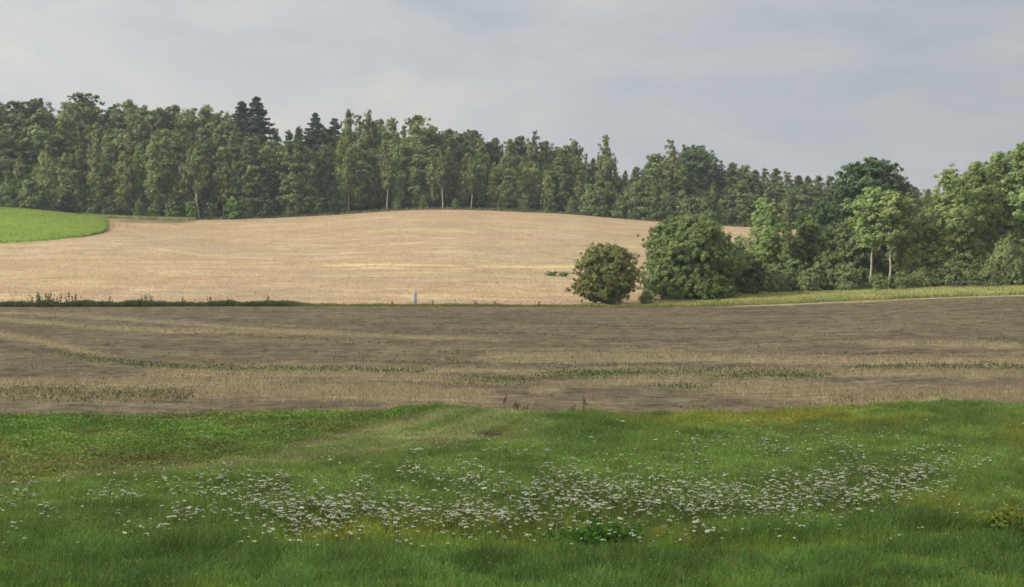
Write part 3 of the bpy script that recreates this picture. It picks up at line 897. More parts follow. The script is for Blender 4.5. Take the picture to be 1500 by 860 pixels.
def plant(kind, px, Y, top_row, width=1.0, variant=None, name=None, rz=None, minh=None):
    """one tree: an Empty at its foot with a trunk and a crown; height from where its top is seen"""
    x, y_, z_ = ground_pt(px, Y, 330)
    h = float(row_to_z(top_row, Y)) - z_
    if minh: h = max(h, minh)
    vs = PROTO[kind]; i = random.randrange(len(vs)) if variant is None else variant
    H, crown, trunk = vs[i]
    s = h / H
    o = empty(name or kind, (x, y_, z_ - .03))
    o.rotation_euler = (0, 0, random.uniform(0, 6.28) if rz is None else rz)
    o.scale = (s * width, s * width, s)
    key = (kind, i)
    if key not in _used:
        t = bpy.data.objects.new('trunk', trunk); c_ = bpy.data.objects.new('crown', crown)
        _used[key] = (t, c_)
    else:
        t, c_ = _used[key][0].copy(), _used[key][1].copy()
    for q in (t, c_):
        COL.objects.link(q); q.parent = o
    return o, h


def wood(kind, px, Y, top, row_name, width=1.0, label=None, variant=None):
    o, h = plant(kind, px, Y, top, width, variant)
    o['category'] = {'spruce_tree': 'spruce', 'birch_tree': 'birch', 'bare_birch': 'birch', 'oak_tree': 'oak'}.get(kind, 'tree')
    if label: o['label'] = label
    else: WOOD.append((o, kind, px, row_name))
    o['group'] = 'trees of the far wood'
    return o


# --- landmark trees on the skyline
L = [
    ('spruce_tree', 356, 322, 146, 1.5, 0, 'dark spruce, left one of the touching pair highest on the skyline'),
    ('spruce_tree', 377, 321, 139, 1.5, 0, 'dark spruce, right and taller one of the touching pair on the skyline'),
    ('spruce_tree', 463, 326, 163, 1.25, 0, 'lone dark spruce with a bushy top right of the touching pair'),
    ('spruce_tree', 491, 328, 171, 1.2, 2, 'small dark spruce tip between the bushy spruce and the left spire tree'),
    ('birch_tree', 510, 316, 161, 1.0, 1, 'narrow pointed tree, left one of the two spires'),
    ('birch_tree', 541, 316, 161, 1.05, 3, 'narrow pointed tree, right one of the two spires'),
    ('aspen_tree', 612, 320, 170, 1.45, 2, 'broad round-topped tree standing highest above the crest of the tan field'),
    ('birch_tree', 887, 316, 198, 1.0, 0, 'tall pointed pale birch alone above the dip of the skyline'),
    ('alder_tree', 125, 330, 138, 1.05, 0, 'tall domed tree highest above the right end of the bright green field'),
    ('birch_tree', 784, 316, 192, 1.35, 2, 'pale broad birch rising just right of the skyline notch'),
    ('oak_tree', 690, 332, 192, 1.0, 0, 'low dark green domed oak on the skyline left of the notch'),
    ('oak_tree', 655, 336, 192, .9, 1, 'dark green domed oak beside the round-topped tree on the skyline'),
    ('oak_tree', 722, 334, 204, .8, 1, 'smaller dark domed oak right beside the notch of the skyline'),
    ('oak_tree', 1020, 318, 214, 1.05, 0, 'dark round-headed oak above the broad round bush'),
    ('birch_tree', 982, 312, 205, 1.5, 2, 'grey-green feathery birch leaning on the dark round-headed oak'),
    ('birch_tree', 70, 304, 205, 1.05, 2, 'pale yellow-green pointed birch above the middle of the bright green field'),
    ('spruce_tree', 877, 320, 226, .7, 2, 'small dark spruce tip at the left foot of the tall pointed birch'),
]
for k_, px, Y, top, w_, v_, lab in L: wood(k_, px, Y, top, 'skyline', w_, lab, v_)

# --- the other skyline trees
SKY = [(-190, 150), (-160, 142), (-128, 150), (-95, 146), (-60, 150), (-28, 148), (4, 150), (32, 149), (60, 146), (92, 160), (106, 152), (142, 156), (166, 157), (192, 150), (214, 157), (236, 158),
       (258, 156), (280, 158), (302, 157), (324, 162), (338, 168), (404, 188), (424, 190), (440, 186), (452, 192), (478, 190), (524, 168), (558, 176), (575, 173), (592, 184), (634, 184),
       (646, 200), (670, 196), (704, 202), (748, 206), (764, 200), (800, 208), (815, 215), (828, 212), (842, 203), (858, 224), (870, 230), (900, 240), (915, 248), (932, 246), (948, 240), (962, 226),
       (1002, 212), (1040, 226), (1058, 240), (1074, 238), (1090, 242), (1104, 248), (1120, 246), (1136, 246), (1152, 250), (1168, 256), (1184, 258), (1198, 256), (1216, 262), (1232, 258), (1300, 272), (1322, 276), (1340, 274), (1356, 280), (1374, 284),
       (1400, 284), (1450, 280), (1520, 270), (1580, 260)]
for px, top in SKY:
    r = random.random()
    k_ = 'birch_tree' if r < .45 else 'aspen_tree' if r < .75 else 'alder_tree'
    if px > 1080: k_ = 'birch_tree' if r < .75 else 'aspen_tree'
    wood(k_, px, random.uniform(318, 332), top + random.uniform(-1, 2), 'skyline', random.uniform(1.15, 1.45) * (1.7 if px > 1065 and k_ == 'birch_tree' else 1))

# --- third and second rows fill the mass below the skyline
skx = [s[0] for s in SKY]; sky = [s[1] for s in SKY]
px = -180.
while px < 1090:
    t0_ = float(np.interp(px, skx, sky))
    top = t0_ + random.uniform(16, 40)
    r = random.random()
    k_ = 'birch_tree' if r < .42 else 'aspen_tree' if r < .68 else 'alder_tree' if r < .97 else 'spruce_tree'
    wood(k_, px, random.uniform(309, 315), top, 'second row', random.uniform(1.15, 1.45))
    px += random.uniform(22, 31)

# --- front row along the field
FRONT_TOP = [(-200, 230), (0, 222), (60, 235), (110, 225), (150, 195), (185, 222), (240, 190), (290, 206), (330, 208), (370, 214), (410, 206), (450, 212), (480, 206), (520, 218), (560, 226), (610, 226),
             (650, 218), (690, 224), (730, 230), (780, 238), (830, 250), (870, 262), (905, 262), (950, 268), (1000, 270), (1060, 262), (1100, 268)]
px = -185.
while px < 1078:
    top = float(np.interp(px, [a for a, b in FRONT_TOP], [b for a, b in FRONT_TOP])) + random.uniform(-7, 12)
    if 905 < px < 1100: top += 0
    r = random.random()
    k_ = 'birch_tree' if r < .5 else 'aspen_tree' if r < .72 else 'alder_tree'
    if px > 890: k_ = 'alder_tree' if r < .55 else 'birch_tree'
    wood(k_, px, random.uniform(302.5, 306), top, 'front row', random.uniform(.85, 1.15) * (1.35 if k_ in ('birch_tree', 'aspen_tree') else 1.0))
    px += random.uniform(17, 26)
for px in (1085, 1108, 1130, 1152, 1174, 1196, 1220, 1245, 1300, 1330, 1360):
    wood(random.choice(['birch_tree', 'alder_tree']), px, random.uniform(302, 308), random.uniform(262, 282), 'front row', 1.4)

for px in np.arange(-190, 1280, 27):
    o = wood('shrub', px + random.uniform(-6, 6), random.uniform(312, 316), float(np.interp(px, [a for a, b in FRONT_TOP], [b for a, b in FRONT_TOP])) + random.uniform(38, 55), 'deep', 1.25)

for px, top, w_ in ((292, 206, 1.3), (511, 222, 1.1), (567, 226, 1.2), (649, 218, 1.3), (690, 228, 1.0)):
    wood('bare_birch', px, random.uniform(300.9, 301.8), top, 'bare', w_).name = 'birch_tree'
for px, top, w_ in ((393, 250, 1.15), (491, 262, 1.1), (100, 262, 1.5), (868, 268, 1.0)):
    wood('spruce_tree', px, 301.4, top, 'young', w_, variant=2)

# --- young growth and shrubs at the foot of the wood
SHR = [(-150, 268), (-90, 262), (-40, 270), (10, 268), (45, 262), (84, 276), (112, 262), (135, 288), (160, 280), (205, 288), (228, 296), (256, 292), (310, 290), (362, 292), (392, 284), (430, 280), (468, 282), (500, 280),
       (582, 288), (620, 284), (668, 290), (735, 284), (770, 282), (802, 280), (838, 286), (862, 270), (880, 262), (906, 285), (926, 264), (948, 276), (975, 282), (1002, 280), (1030, 280), (1060, 290)]
for px, top in SHR:
    o = wood('shrub', px, random.uniform(300.8, 303), top + 2, 'foot', random.uniform(.8, 1.1))
    o.name = 'shrub'
for px, top, lab, w_ in ((281, 297, 'bright light green sapling at the wood edge, left of its brother sapling', .9), (341, 290, 'bright green bushy sapling at the wood edge below the pair of spruces', 1.1)):
    o, h = plant('sapling', px, 299.6, top, w_); tag(o, lab, 'sapling', 'bright saplings at the wood edge')

# --- labels for the trees of the wood
SEG = [(-999, 0, 'beyond the left picture edge'), (0, 62, 'behind the bright green field'), (62, 165, 'behind the green field corner'),
       (165, 282, 'behind the pale grass strip'), (282, 342, 'between the two bright saplings'), (342, 420, 'below the pair of spruces'),
       (420, 500, 'around the lone bushy spruce'), (500, 562, 'by the two spire trees'), (562, 650, 'behind the crest of the tan field'), (650, 738, 'left of the skyline notch'),
       (738, 830, 'right of the skyline notch'), (830, 905, 'around the tall pointed birch'), (905, 962, 'in the low dip of the skyline'), (962, 1066, 'behind the broad round bush'),
       (1066, 1100, 'above the small tan patch'), (1100, 1260, 'behind the hedgerow poplars'), (1260, 9999, 'behind the right-hand poplar group')]
LOOK = {'bare_birch': 'pale birch', 'birch_tree': 'feathery birch', 'aspen_tree': 'slim aspen', 'alder_tree': 'dense green alder', 'spruce_tree': 'dark spruce', 'shrub': 'low leafy shrub', 'oak_tree': 'dark oak'}
ROWN = {'skyline': 'on the skyline', 'second row': 'in the second row', 'front row': 'in the front row', 'foot': 'along the wood edge', 'deep': 'deep between the trunks', 'bare': 'with bare trunk', 'young': 'young and low'}
ORD = ['first', 'second', 'third', 'fourth', 'fifth', 'sixth', 'seventh', 'eighth', 'ninth', 'tenth', 'eleventh', 'twelfth']
byk = {}
for o, kind, px, rn in WOOD:
    for a, b, s_ in SEG:
        if a <= px < b: byk.setdefault((kind, rn, s_), []).append((px, o))
for (kind, rn, s_), lst in byk.items():
    lst.sort(key=lambda q: q[0])
    for i, (px, o) in enumerate(lst):
        o['label'] = (f"{LOOK[kind]} {ROWN[rn]} {s_}" if len(lst) == 1 else f"{ORD[i]} {LOOK[kind]} {ROWN[rn]} {s_}")
        o['category'] = 'shrub' if kind == 'shrub' else LOOK[kind].split()[-1]
        if kind == 'shrub': o['group'] = 'shrubs at the foot of the wood'

# --- bushes and trees of the hedgerow on the right
H_ = [
    ('round_tree', 'round_tree', 888, 154.0, 359, 1.13, 'olive-green ball-shaped tree alone at the corner of the tan field', 'tree', None),
    ('broad_bush', 'broad_bush', 1011, 161.5, 317, 1.04, 'big broad domed bush right of the ball-shaped tree', 'bush', None),
    ('oval_bush', 'oval_bush', 1097, 168.5, 371, .96, 'dark green oval bush at the right foot of the big domed bush', 'bush', None),
    ('poplar_tree', 'poplar_tree', 1118, 177.5, 288, 1.05, 'pale green poplar rising behind the dark oval bush', 'poplar', 'poplars of the hedgerow'),
    ('aspen_tree', 'aspen_tree', 1152, 176.5, 326, 1.3, 'light green young aspen just right of the pale poplar', 'aspen', 'young trees of the hedgerow'),
    ('aspen_tree', 'aspen_tree', 1178, 181.5, 313, 1.6, 'mid-green aspen left of the dark green hedgerow trees', 'aspen', 'young trees of the hedgerow'),
    ('oak_tree', 'oak_tree', 1208, 193.5, 296, .8, 'dark green narrow oak left of the great domed oak', 'oak', 'oaks behind the hedgerow'),
    ('aspen_tree', 'aspen_tree', 1234, 180.5, 325, 1.6, 'green aspen in front of the great domed oak', 'aspen', 'young trees of the hedgerow'),
    ('oak_tree', 'oak_tree', 1274, 205.5, 233, 1.1, 'great dark domed oak towering behind the two bare-trunked aspens', 'oak', 'oaks behind the hedgerow'),
    ('oak_tree', 'oak_tree', 1316, 209.5, 260, .62, 'small dark oak crown right of the great domed oak', 'oak', 'oaks behind the hedgerow'),
    ('slender_aspen', 'aspen_tree', 1275, 173.5, 275, 1.25, 'slender aspen with a long bare pale trunk, left one of two', 'aspen', 'bare-trunked aspens of the hedgerow'),
    ('slender_aspen', 'aspen_tree', 1303, 172.5, 280, 1.25, 'slender aspen with a long bare pale trunk, right one of two', 'aspen', 'bare-trunked aspens of the hedgerow'),
    ('birch_tree', 'birch_tree', 1331, 174.5, 283, 1.2, 'thin dark-leaved birch between the bare-trunked aspens and the poplar group', 'birch', None),
    ('aspen_tree', 'aspen_tree', 1352, 175.5, 318, 1.2, 'small aspen with a thin pale trunk left of the poplar group', 'aspen', 'young trees of the hedgerow'),
    ('poplar_tree', 'poplar_tree', 1390, 176.5, 246, 1.25, 'leftmost big wind-blown poplar of the right-hand group', 'poplar', 'poplars of the hedgerow'),
    ('poplar_tree', 'poplar_tree', 1424, 180.5, 240, 1.15, 'second big wind-blown poplar of the right-hand group', 'poplar', 'poplars of the hedgerow'),
    ('poplar_tree', 'poplar_tree', 1456, 182.5, 226, 1.15, 'tall poplar third from the left in the right-hand group', 'poplar', 'poplars of the hedgerow'),
    ('poplar_tree', 'poplar_tree', 1492, 181.5, 212, 1.2, 'tallest poplar, at the right picture edge', 'poplar', 'poplars of the hedgerow'),
    ('poplar_tree', 'poplar_tree', 1540, 179.5, 222, 1.15, 'poplar just beyond the right picture edge', 'poplar', 'poplars of the hedgerow'),
    ('poplar_tree', 'poplar_tree', 1590, 181.5, 230, 1.2, 'poplar further beyond the right picture edge', 'poplar', 'poplars of the hedgerow'),
    ('willow_shrub', 'willow_shrub', 1474, 173.0, 352, .72, 'tall grey-green willow shrub before the tallest poplar', 'willow', 'willow shrubs of the hedgerow'),
    ('willow_shrub', 'willow_shrub', 1514, 174.0, 362, .8, 'grey-green willow shrub at the right picture edge', 'willow', 'willow shrubs of the hedgerow'),
    ('willow_shrub', 'willow_shrub', 1140, 171.0, 388, .9, 'grey-green willow shrub right of the dark oval bush', 'willow', 'willow shrubs of the hedgerow'),
    ('shrub', 'shrub', 1166, 173.0, 380, 1.0, 'green shrub below the mid-green aspen', 'shrub', 'shrubs of the hedgerow'),
    ('willow_shrub', 'willow_shrub', 1188, 171.0, 393, 1.1, 'low grey willow shrub below the dark narrow oak', 'willow', 'willow shrubs of the hedgerow'),
    ('shrub', 'shrub', 1212, 173.5, 372, 1.0, 'rounded green shrub below the great domed oak, left side', 'shrub', 'shrubs of the hedgerow'),
    ('willow_shrub', 'willow_shrub', 1240, 171.5, 388, 1.1, 'pale willow shrub left of the bare aspen trunks', 'willow', 'willow shrubs of the hedgerow'),
    ('shrub', 'shrub', 1258, 178.5, 352, .9, 'tall dark shrub behind the left bare aspen trunk', 'shrub', 'shrubs of the hedgerow'),
    ('shrub', 'shrub', 1290, 181.5, 345, .9, 'tall dark shrub between the two bare aspen trunks', 'shrub', 'shrubs of the hedgerow'),
    ('shrub', 'shrub', 1316, 179.5, 350, .8, 'dark shrub right of the two bare aspen trunks', 'shrub', 'shrubs of the hedgerow'),
    ('willow_shrub', 'willow_shrub', 1288, 170.5, 400, 1.3, 'low pale shrub at the feet of the two bare aspen trunks', 'willow', 'willow shrubs of the hedgerow'),
    ('willow_shrub', 'willow_shrub', 1322, 170.5, 398, 1.1, 'low pale shrub below the thin dark-leaved birch', 'willow', 'willow shrubs of the hedgerow'),
    ('shrub', 'shrub', 1440, 173.5, 398, 1.1, 'small green shrub at the feet of the poplar group', 'shrub', 'shrubs of the hedgerow'),
    ('aspen_tree', 'aspen_tree', 1150, 186.5, 349, 1.6, 'low aspen filling the gap behind the young light green aspen', 'aspen', 'young trees of the hedgerow'),
    ('aspen_tree', 'aspen_tree', 1194, 187.5, 337, 1.6, 'low aspen behind the mid-green aspen of the hedgerow', 'aspen', 'young trees of the hedgerow'),
    ('aspen_tree', 'aspen_tree', 1256, 186.5, 316, 1.6, 'aspen behind the left bare-trunked aspen', 'aspen', 'young trees of the hedgerow'),
    ('aspen_tree', 'aspen_tree', 1290, 188.5, 312, 1.6, 'aspen seen between the two bare-trunked aspens', 'aspen', 'young trees of the hedgerow'),
    ('aspen_tree', 'aspen_tree', 1322, 187.5, 309, 1.6, 'aspen behind the thin dark-leaved birch', 'aspen', 'young trees of the hedgerow'),
    ('aspen_tree', 'aspen_tree', 1350, 189.5, 306, 1.6, 'aspen in the gap left of the big poplar group', 'aspen', 'young trees of the hedgerow'),
    ('willow_shrub', 'willow_shrub', 1082, 181.0, 352, .9, 'willow shrub closing the gap between dark oval bush and pale poplar', 'willow', 'willow shrubs of the hedgerow'),
    ('willow_shrub', 'willow_shrub', 1352, 172.5, 394, 1.3, 'light low shrub at the left corner of the poplar group', 'willow', 'willow shrubs of the hedgerow'),
    ('willow_shrub', 'willow_shrub', 1392, 172.5, 390, 1.4, 'light low shrub below the leftmost big poplar', 'willow', 'willow shrubs of the hedgerow'),
    ('willow_shrub', 'willow_shrub', 1422, 172.5, 394, 1.3, 'light low shrub below the second big poplar', 'willow', 'willow shrubs of the hedgerow'),
    ('willow_shrub', 'willow_shrub', 1450, 172.0, 386, 1.2, 'light low shrub below the third poplar from the left', 'willow', 'willow shrubs of the hedgerow'),
    ('shrub', 'shrub', 1345, 177.5, 372, 1.3, 'round shrub in the gap left of the big poplar group', 'shrub', 'shrubs of the hedgerow'),
    ('shrub', 'shrub', 1228, 183.5, 362, 1.3, 'broad shrub deep in the hedge below the great domed oak', 'shrub', 'shrubs of the hedgerow'),
    ('shrub', 'shrub', 1132, 185.5, 348, 1.0, 'green shrub behind the pale poplar', 'shrub', 'shrubs of the hedgerow'),
    ('shrub', 'shrub', 1372, 172.5, 402, 1.2, 'low shrub at the left foot of the poplar group', 'shrub', 'shrubs of the hedgerow'),
    ('willow_shrub', 'willow_shrub', 948, 154.5, 426, 1.0, 'low light green shrub at the left foot of the big domed bush', 'willow', 'willow shrubs of the hedgerow'),
    ('willow_shrub', 'willow_shrub', 1066, 176.0, 355, .5, 'thin young willow against the small tan patch', 'willow', 'willow shrubs of the hedgerow'),
]
for k_, nm, px, Y, top, w_, lab, cat, grp in H_:
    o, h = plant(k_, px, Y, top, w_, name=nm, rz=0 if k_ in ('poplar_tree', 'slender_aspen', 'round_tree', 'broad_bush') else None)
    tag(o, lab, cat, grp)


# ------------------------------------------------------------------ weeds standing on the field margins
def weed_mesh(name, H, spread, stems, seed, col, leaf=.07, leaves=26, mat=None, head=None):
    rng = np.random.default_rng(seed)
    V = []; Fs = []; C = []; o = 0
    for s in range(stems):
        a = rng.uniform(0, 6.28); r = rng.uniform(0, spread * .35)
        b = np.array((cos(a) * r, sin(a) * r, -.03)); hh = H * rng.uniform(.6, 1.0)
        tip = b + np.array((rng.normal(0, spread * .35), rng.normal(0, spread * .35), hh))
        v, f_ = tube(np.array([b, (b + tip) / 2 + rng.normal(0, .03, 3), tip]), [.018, .013, .006], 4)
        V.append(v); Fs.append(f_ + o); C.append(np.ones((len(v), 3)) * np.array(col) * .9); o += len(v)
        t = rng.uniform(.12, 1, leaves)[:, None]
        c_ = b + (tip - b) * t + rng.normal(0, .06 * H ** .5, (leaves, 3)) * (1.15 - t * .6)
        v, f_ = leaf_quads(c_, rng.normal(size=(leaves, 3)) + np.array((0, -.3, .6)), leaf * rng.uniform(.6, 1.3, leaves), rng, 1.7)
        V.append(v); Fs.append(f_ + o); C.append(np.repeat(np.array(col) * rng.uniform(.7, 1.3, (leaves, 1)), 4, 0)); o += len(v)
        if head is not None:
            m = 16
            c_ = tip + rng.normal(0, .05, (m, 3)) * np.array((1.3, 1.3, 1.2))
            v, f_ = leaf_quads(c_, rng.normal(size=(m, 3)), .03 * rng.uniform(.6, 1.4, m), rng, 1.2)
            V.append(v); Fs.append(f_ + o); C.append(np.repeat(np.array(head) * rng.uniform(.8, 1.2, (m, 1)), 4, 0)); o += len(v)
    V = np.vstack(V); V[:, 2] = np.maximum(V[:, 2], -.03)
    return np_mesh(name, V, np.vstack(Fs), mat or M['blade'], np.clip(np.vstack(C), .01, .9))


wm = [weed_mesh('weed_plant', 1.15, .55, 6, 900 + i, (.11, .105, .06), .045, 16) for i in range(3)]
W = [(46, 1.0, 'leftmost tall brown weed on the dark margin', ), (57, 1.3, 'tall brown weed second in the left weed clump'), (66, 1.2, 'bushy brown weed in the middle of the left weed clump'),
     (75, 1.35, 'tallest brown weed of the left weed clump'), (87, 1.1, 'brown weed at the right end of the left weed clump'), (101, 1.25, 'bushy weed just right of the left weed clump'),
     (110, 1.2, 'leaning weed beside the bushy weed on the dark margin'), (161, .85, 'single small weed between the weed clump and the weed pair'), (211, 1.05, 'left weed of the pair on the dark margin'),
     (221, 1.05, 'right weed of the pair on the dark margin'), (268, .75, 'single weed right of the weed pair on the margin'), (306, .85, 'thin weed in the middle of the dark margin'),
     (334, .75, 'small thin weed right of the middle of the margin'), (392, .9, 'weed near the right end of the dark margin'), (420, .6, 'round dark low weed ending the dark margin'),
     (575, .5, 'low weed left of the white marker post'), (634, .5, 'low weed right of the white marker post'), (697, .55, 'left low weed between marker post and ball-shaped tree'),
     (726, .55, 'right low weed between marker post and ball-shaped tree'), (789, .5, 'low weed on the margin near the ball-shaped tree')]
for i, (px, h, lab) in enumerate(W):
    x, y_, z_ = ground_pt(px, 151.4, 445)
    o = link('weed_plant', wm[i % 3], None, (x, y_, z_ + .02)); s = h * 1.15
    o.scale = (s * .9, s * .9, s); o.rotation_euler = (0, 0, random.uniform(0, 6.28))
    tag(o, lab, 'weed', 'weeds on the field margin')

gm = weed_mesh('weed_clump', .8, 1.0, 26, 930, (.20, .24, .095), .07, 14)
for px, row, s, lab in ((806, 404, 1.0, 'left half of the green weed clump out in the tan field'), (824, 405, .9, 'right half of the green weed clump out in the tan field')):
    Y = float(locate([px], [row], 165, 280)[0]); x, y_, z_ = ground_pt(px, Y, row)
    o = link('weed_clump', gm, None, (x, y_, z_)); o.scale = (1.5 * s, 1.2 * s, .9 * s); o.rotation_euler = (0, 0, px)
    tag(o, lab, 'weed', 'weed clump in the tan field')

dm = weed_mesh('dock_plant', .62, .3, 3, 940, (.19, .15, .075), .012, 16, head=(.20, .13, .06))
for px, h, w_, lab in ((740, .85, .5, 'single thin rusty dock stem at the meadow edge, leftmost'), (757, .6, 1.3, 'broad rusty-brown dock clump at the meadow edge'), (771, .5, .9, 'small rusty dock clump right of the broad clump'),
                       (840, .55, .9, 'short rusty dock plant left of the tall thin one'), (855, .9, .6, 'tall thin rusty dock plant at the meadow edge, rightmost')):
    x, y_, z_ = ground_pt(px, 47.4, 600)
    o = link('dock_plant', dm, None, (x, y_, z_)); o.scale = (w_ * .8, w_ * .8, h * .78 / .62); o.rotation_euler = (0, 0, px)
    tag(o, lab, 'weed', 'dock plants at the meadow edge')

# leafy plants in the foreground
o = link('leafy_shrub', weed_mesh('leafy_shrub', .42, 1.25, 75, 950, (.085, .20, .03), .035, 34), None, ground_pt(888, 25.9, 805)); o.scale = (1.0, .6, 1)
tag(o, 'low bright leafy shrub in the lush grass near the bottom middle', 'shrub')
o = link('goldenrod_plant', weed_mesh('goldenrod_plant', .62, .8, 34, 951, (.15, .24, .05), .028, 30, head=(.25, .29, .05)), None, ground_pt(1482, 26.3, 790))
tag(o, 'yellow-flowering bushy weed at the right edge of the lush grass', 'weed')
gmz = [weed_mesh('grass_tuft', .42, .6, 46, 955 + i, (.06, .13, .04), .014, 20) for i in range(2)]
for px, Y, s, lab in ((592, 47.6, .75, 'dark grass tuft on top of the mown mound'), (1320, 27.6, 1.0, 'dark tall grass tuft in the lush grass, right of the leafy shrub')):
    o = link('grass_tuft', gmz[0 if s < .9 else 1], None, ground_pt(px, Y, 700)); o.scale = (s, s, s * .9)
    tag(o, lab, 'grass tuft', 'dark grass tufts')


# ------------------------------------------------------------------ marker post and the small fence
def box(cx, cy, cz, sx, sy, sz):
    v = np.array([(i, j, k) for k in (-.5, .5) for j in (-.5, .5) for i in (-.5, .5)]) * np.array((sx, sy, sz)) + np.array((cx, cy, cz))
    f_ = np.array([(0, 2, 3, 1), (4, 5, 7, 6), (0, 1, 5, 4), (2, 6, 7, 3), (0, 4, 6, 2), (1, 3, 7, 5)])
    return v, f_


def bevel_obj(name, parts, mat, parent, b=.012):
    V, f_ = merge(parts)
    o = link(name, np_mesh(name, V, f_, mat), parent)
    md = o.modifiers.new('bevel', 'BEVEL'); md.width = b; md.segments = 2
    return o


x, y_, z_ = ground_pt(608, 152.0, 440)
mp = empty('marker_post', (x, y_, z_)); tag(mp, 'white marker post with a grey centre standing on the field margin', 'marker post')
bevel_obj('post', [box(0, -.07, .70, .15, .10, 1.62)], M['grey'], mp)
bevel_obj('plate', [box(0, .02, 1.16, .42, .04, .62)], M['white'], mp)
bevel_obj('plate', [box(0, .02, .56, .50, .04, .52)], M['white'], mp)

x, y_, z_ = ground_pt(1402, 169.5, 424)
fe = empty('wooden_fence', (x, y_, z_)); tag(fe, 'short run of dark wooden fence posts at the feet of the poplar group', 'fence')
for dx, hh in ((-.6, 1.05), (0, 1.1), (.55, 1.0), (2.1, .95), (3.4, .9)):
    zz = float(zt(x + dx, y_)) - z_
    v, f_ = tube(np.array([(dx, 0, zz - .2), (dx + .02, 0, zz + hh * .5), (dx + .03, .01, zz + hh)]), [.075, .07, .065], 8)
    f2 = np.array([(16, 17, 18, 19), (16, 19, 20, 23), (20, 21, 22, 23)])
    link('post', np_mesh('post', v, np.vstack([f_, f2]), M['wood'], None, True), fe)
for k_, hh in ((0, .82), (1, .42)):
    v, f_ = tube(np.array([(-.7, -.08, hh), (1.3, -.08, hh + float(zt(x + 1.3, y_)) - z_), (3.5, -.08, hh - .03 + float(zt(x + 3.5, y_)) - z_)]), [.04, .04, .035], 6)
    link('rail', np_mesh('rail', v, f_, M['wood'], None, True), fe)

# ------------------------------------------------------------------ white flower heads of the meadow
MAINL = [(330, 752), (370, 750), (450, 748), (560, 745), (650, 752), (720, 748), (800, 738), (900, 722), (1000, 722), (1100, 727), (1200, 715), (1290, 702), (1380, 686), (1420, 680)]


def flower_density(px, row):
    n = vnoise(px / 38., row / 11., 301); n2 = vnoise(px / 16., row / 5., 303)
    c = np.interp(px, [a for a, b in MAINL], [b for a, b in MAINL])
    d = .80 * np.exp(-((row - c) / 27) ** 2) * smooth(320, 400, px) * smooth(1425, 1370, px) * (.3 + .7 * smooth(.15, .5, n))
    d = np.maximum(d, .40 * np.exp(-((row - (742 - px * .03)) / 30) ** 2) * smooth(-60, 60, px) * smooth(420, 300, px) * smooth(.3, .65, n))
    d = np.maximum(d, .42 * np.exp(-((row - 708) / 20) ** 2) * smooth(180, 260, px) * smooth(520, 430, px) * smooth(.3, .65, n))
    d = np.maximum(d, .50 * np.exp(-((row - 698) / 34) ** 2) * smooth(420, 520, px) * smooth(980, 850, px) * smooth(.35, .65, n))
    d = np.maximum(d, .32 * np.exp(-((row - 652) / 24) ** 2) * smooth(860, 1000, px) * smooth(1400, 1250, px) * smooth(.45, .7, n))
    d = np.maximum(d, .3 * np.exp(-((row - 668) / 12) ** 2) * smooth(1200, 1290, px) * smooth(.45, .7, n))
    d = np.maximum(d, .18 * np.exp(-((row - 775) / 22) ** 2) * smooth(450, 640, px) * smooth(1150, 1000, px) * smooth(.5, .75, n))
    d = np.maximum(d, .012 * smooth(606, 616, row) * smooth(800, 780, row))
    return d * (.35 + .65 * smooth(.3, .6, n2))


NF = 46000
fp = RNG.uniform(-80, 1580, NF); fr_ = RNG.uniform(608, 805, NF)
keep = RNG.uniform(0, 1, NF) < flower_density(fp, fr_) * 1.0
fp, fr_ = fp[keep], fr_[keep]
fh = RNG.uniform(.28, .46, len(fp))
fy = locate(fp, fr_, 20, 48, .36)
order = np.argsort(fy); fp, fr_, fh, fy = fp[order], fr_[order], fh[order], fy[order]
fx = x_at(fp, fr_, fy); fz = zt(fx, fy)


def umbel(rng, R, h, with_stem=True):
    """a flat flower head of small white florets on its rays and stem"""
    V = []; Fs = []; C = []; o = 0
    m = 15
    a = rng.uniform(0, 6.28, m); r = R * np.sqrt(rng.uniform(0, 1, m))
    c_ = np.stack([np.cos(a) * r, np.sin(a) * r, h + .12 * R - .15 * r ** 2 / R + rng.normal(0, .004, m)], -1)
    v, f_ = leaf_quads(c_, np.array((0, -.3, 1.)) + rng.normal(0, .28, (m, 3)), R * .30 * rng.uniform(.8, 1.25, m), rng, 1.15)
    V.append(v); Fs.append(f_ + o); o += len(v); C.append(np.ones((len(v), 3)) * np.array((.66, .68, .55)))
    v, f_ = tube(np.array([(0, 0, -.02), (.01, 0, h * .5), (0, 0, h - .03)]), [.004, .004, .003], 3)
    V.append(v); Fs.append(f_ + o); o += len(v); C.append(np.ones((len(v), 3)) * np.array((.11, .15, .05)))
    for b in range(5):
        t = b * 1.2566
        v, f_ = tube(np.array([(0, 0, h - .03), (cos(t) * R * .6, sin(t) * R * .6, h + .08 * R)]), [.003, .002], 3)
        V.append(v); Fs.append(f_ + o); o += len(v); C.append(np.ones((len(v), 3)) * np.array((.11, .15, .05)))
    return np.vstack(V), np.vstack(Fs), np.vstack(C)


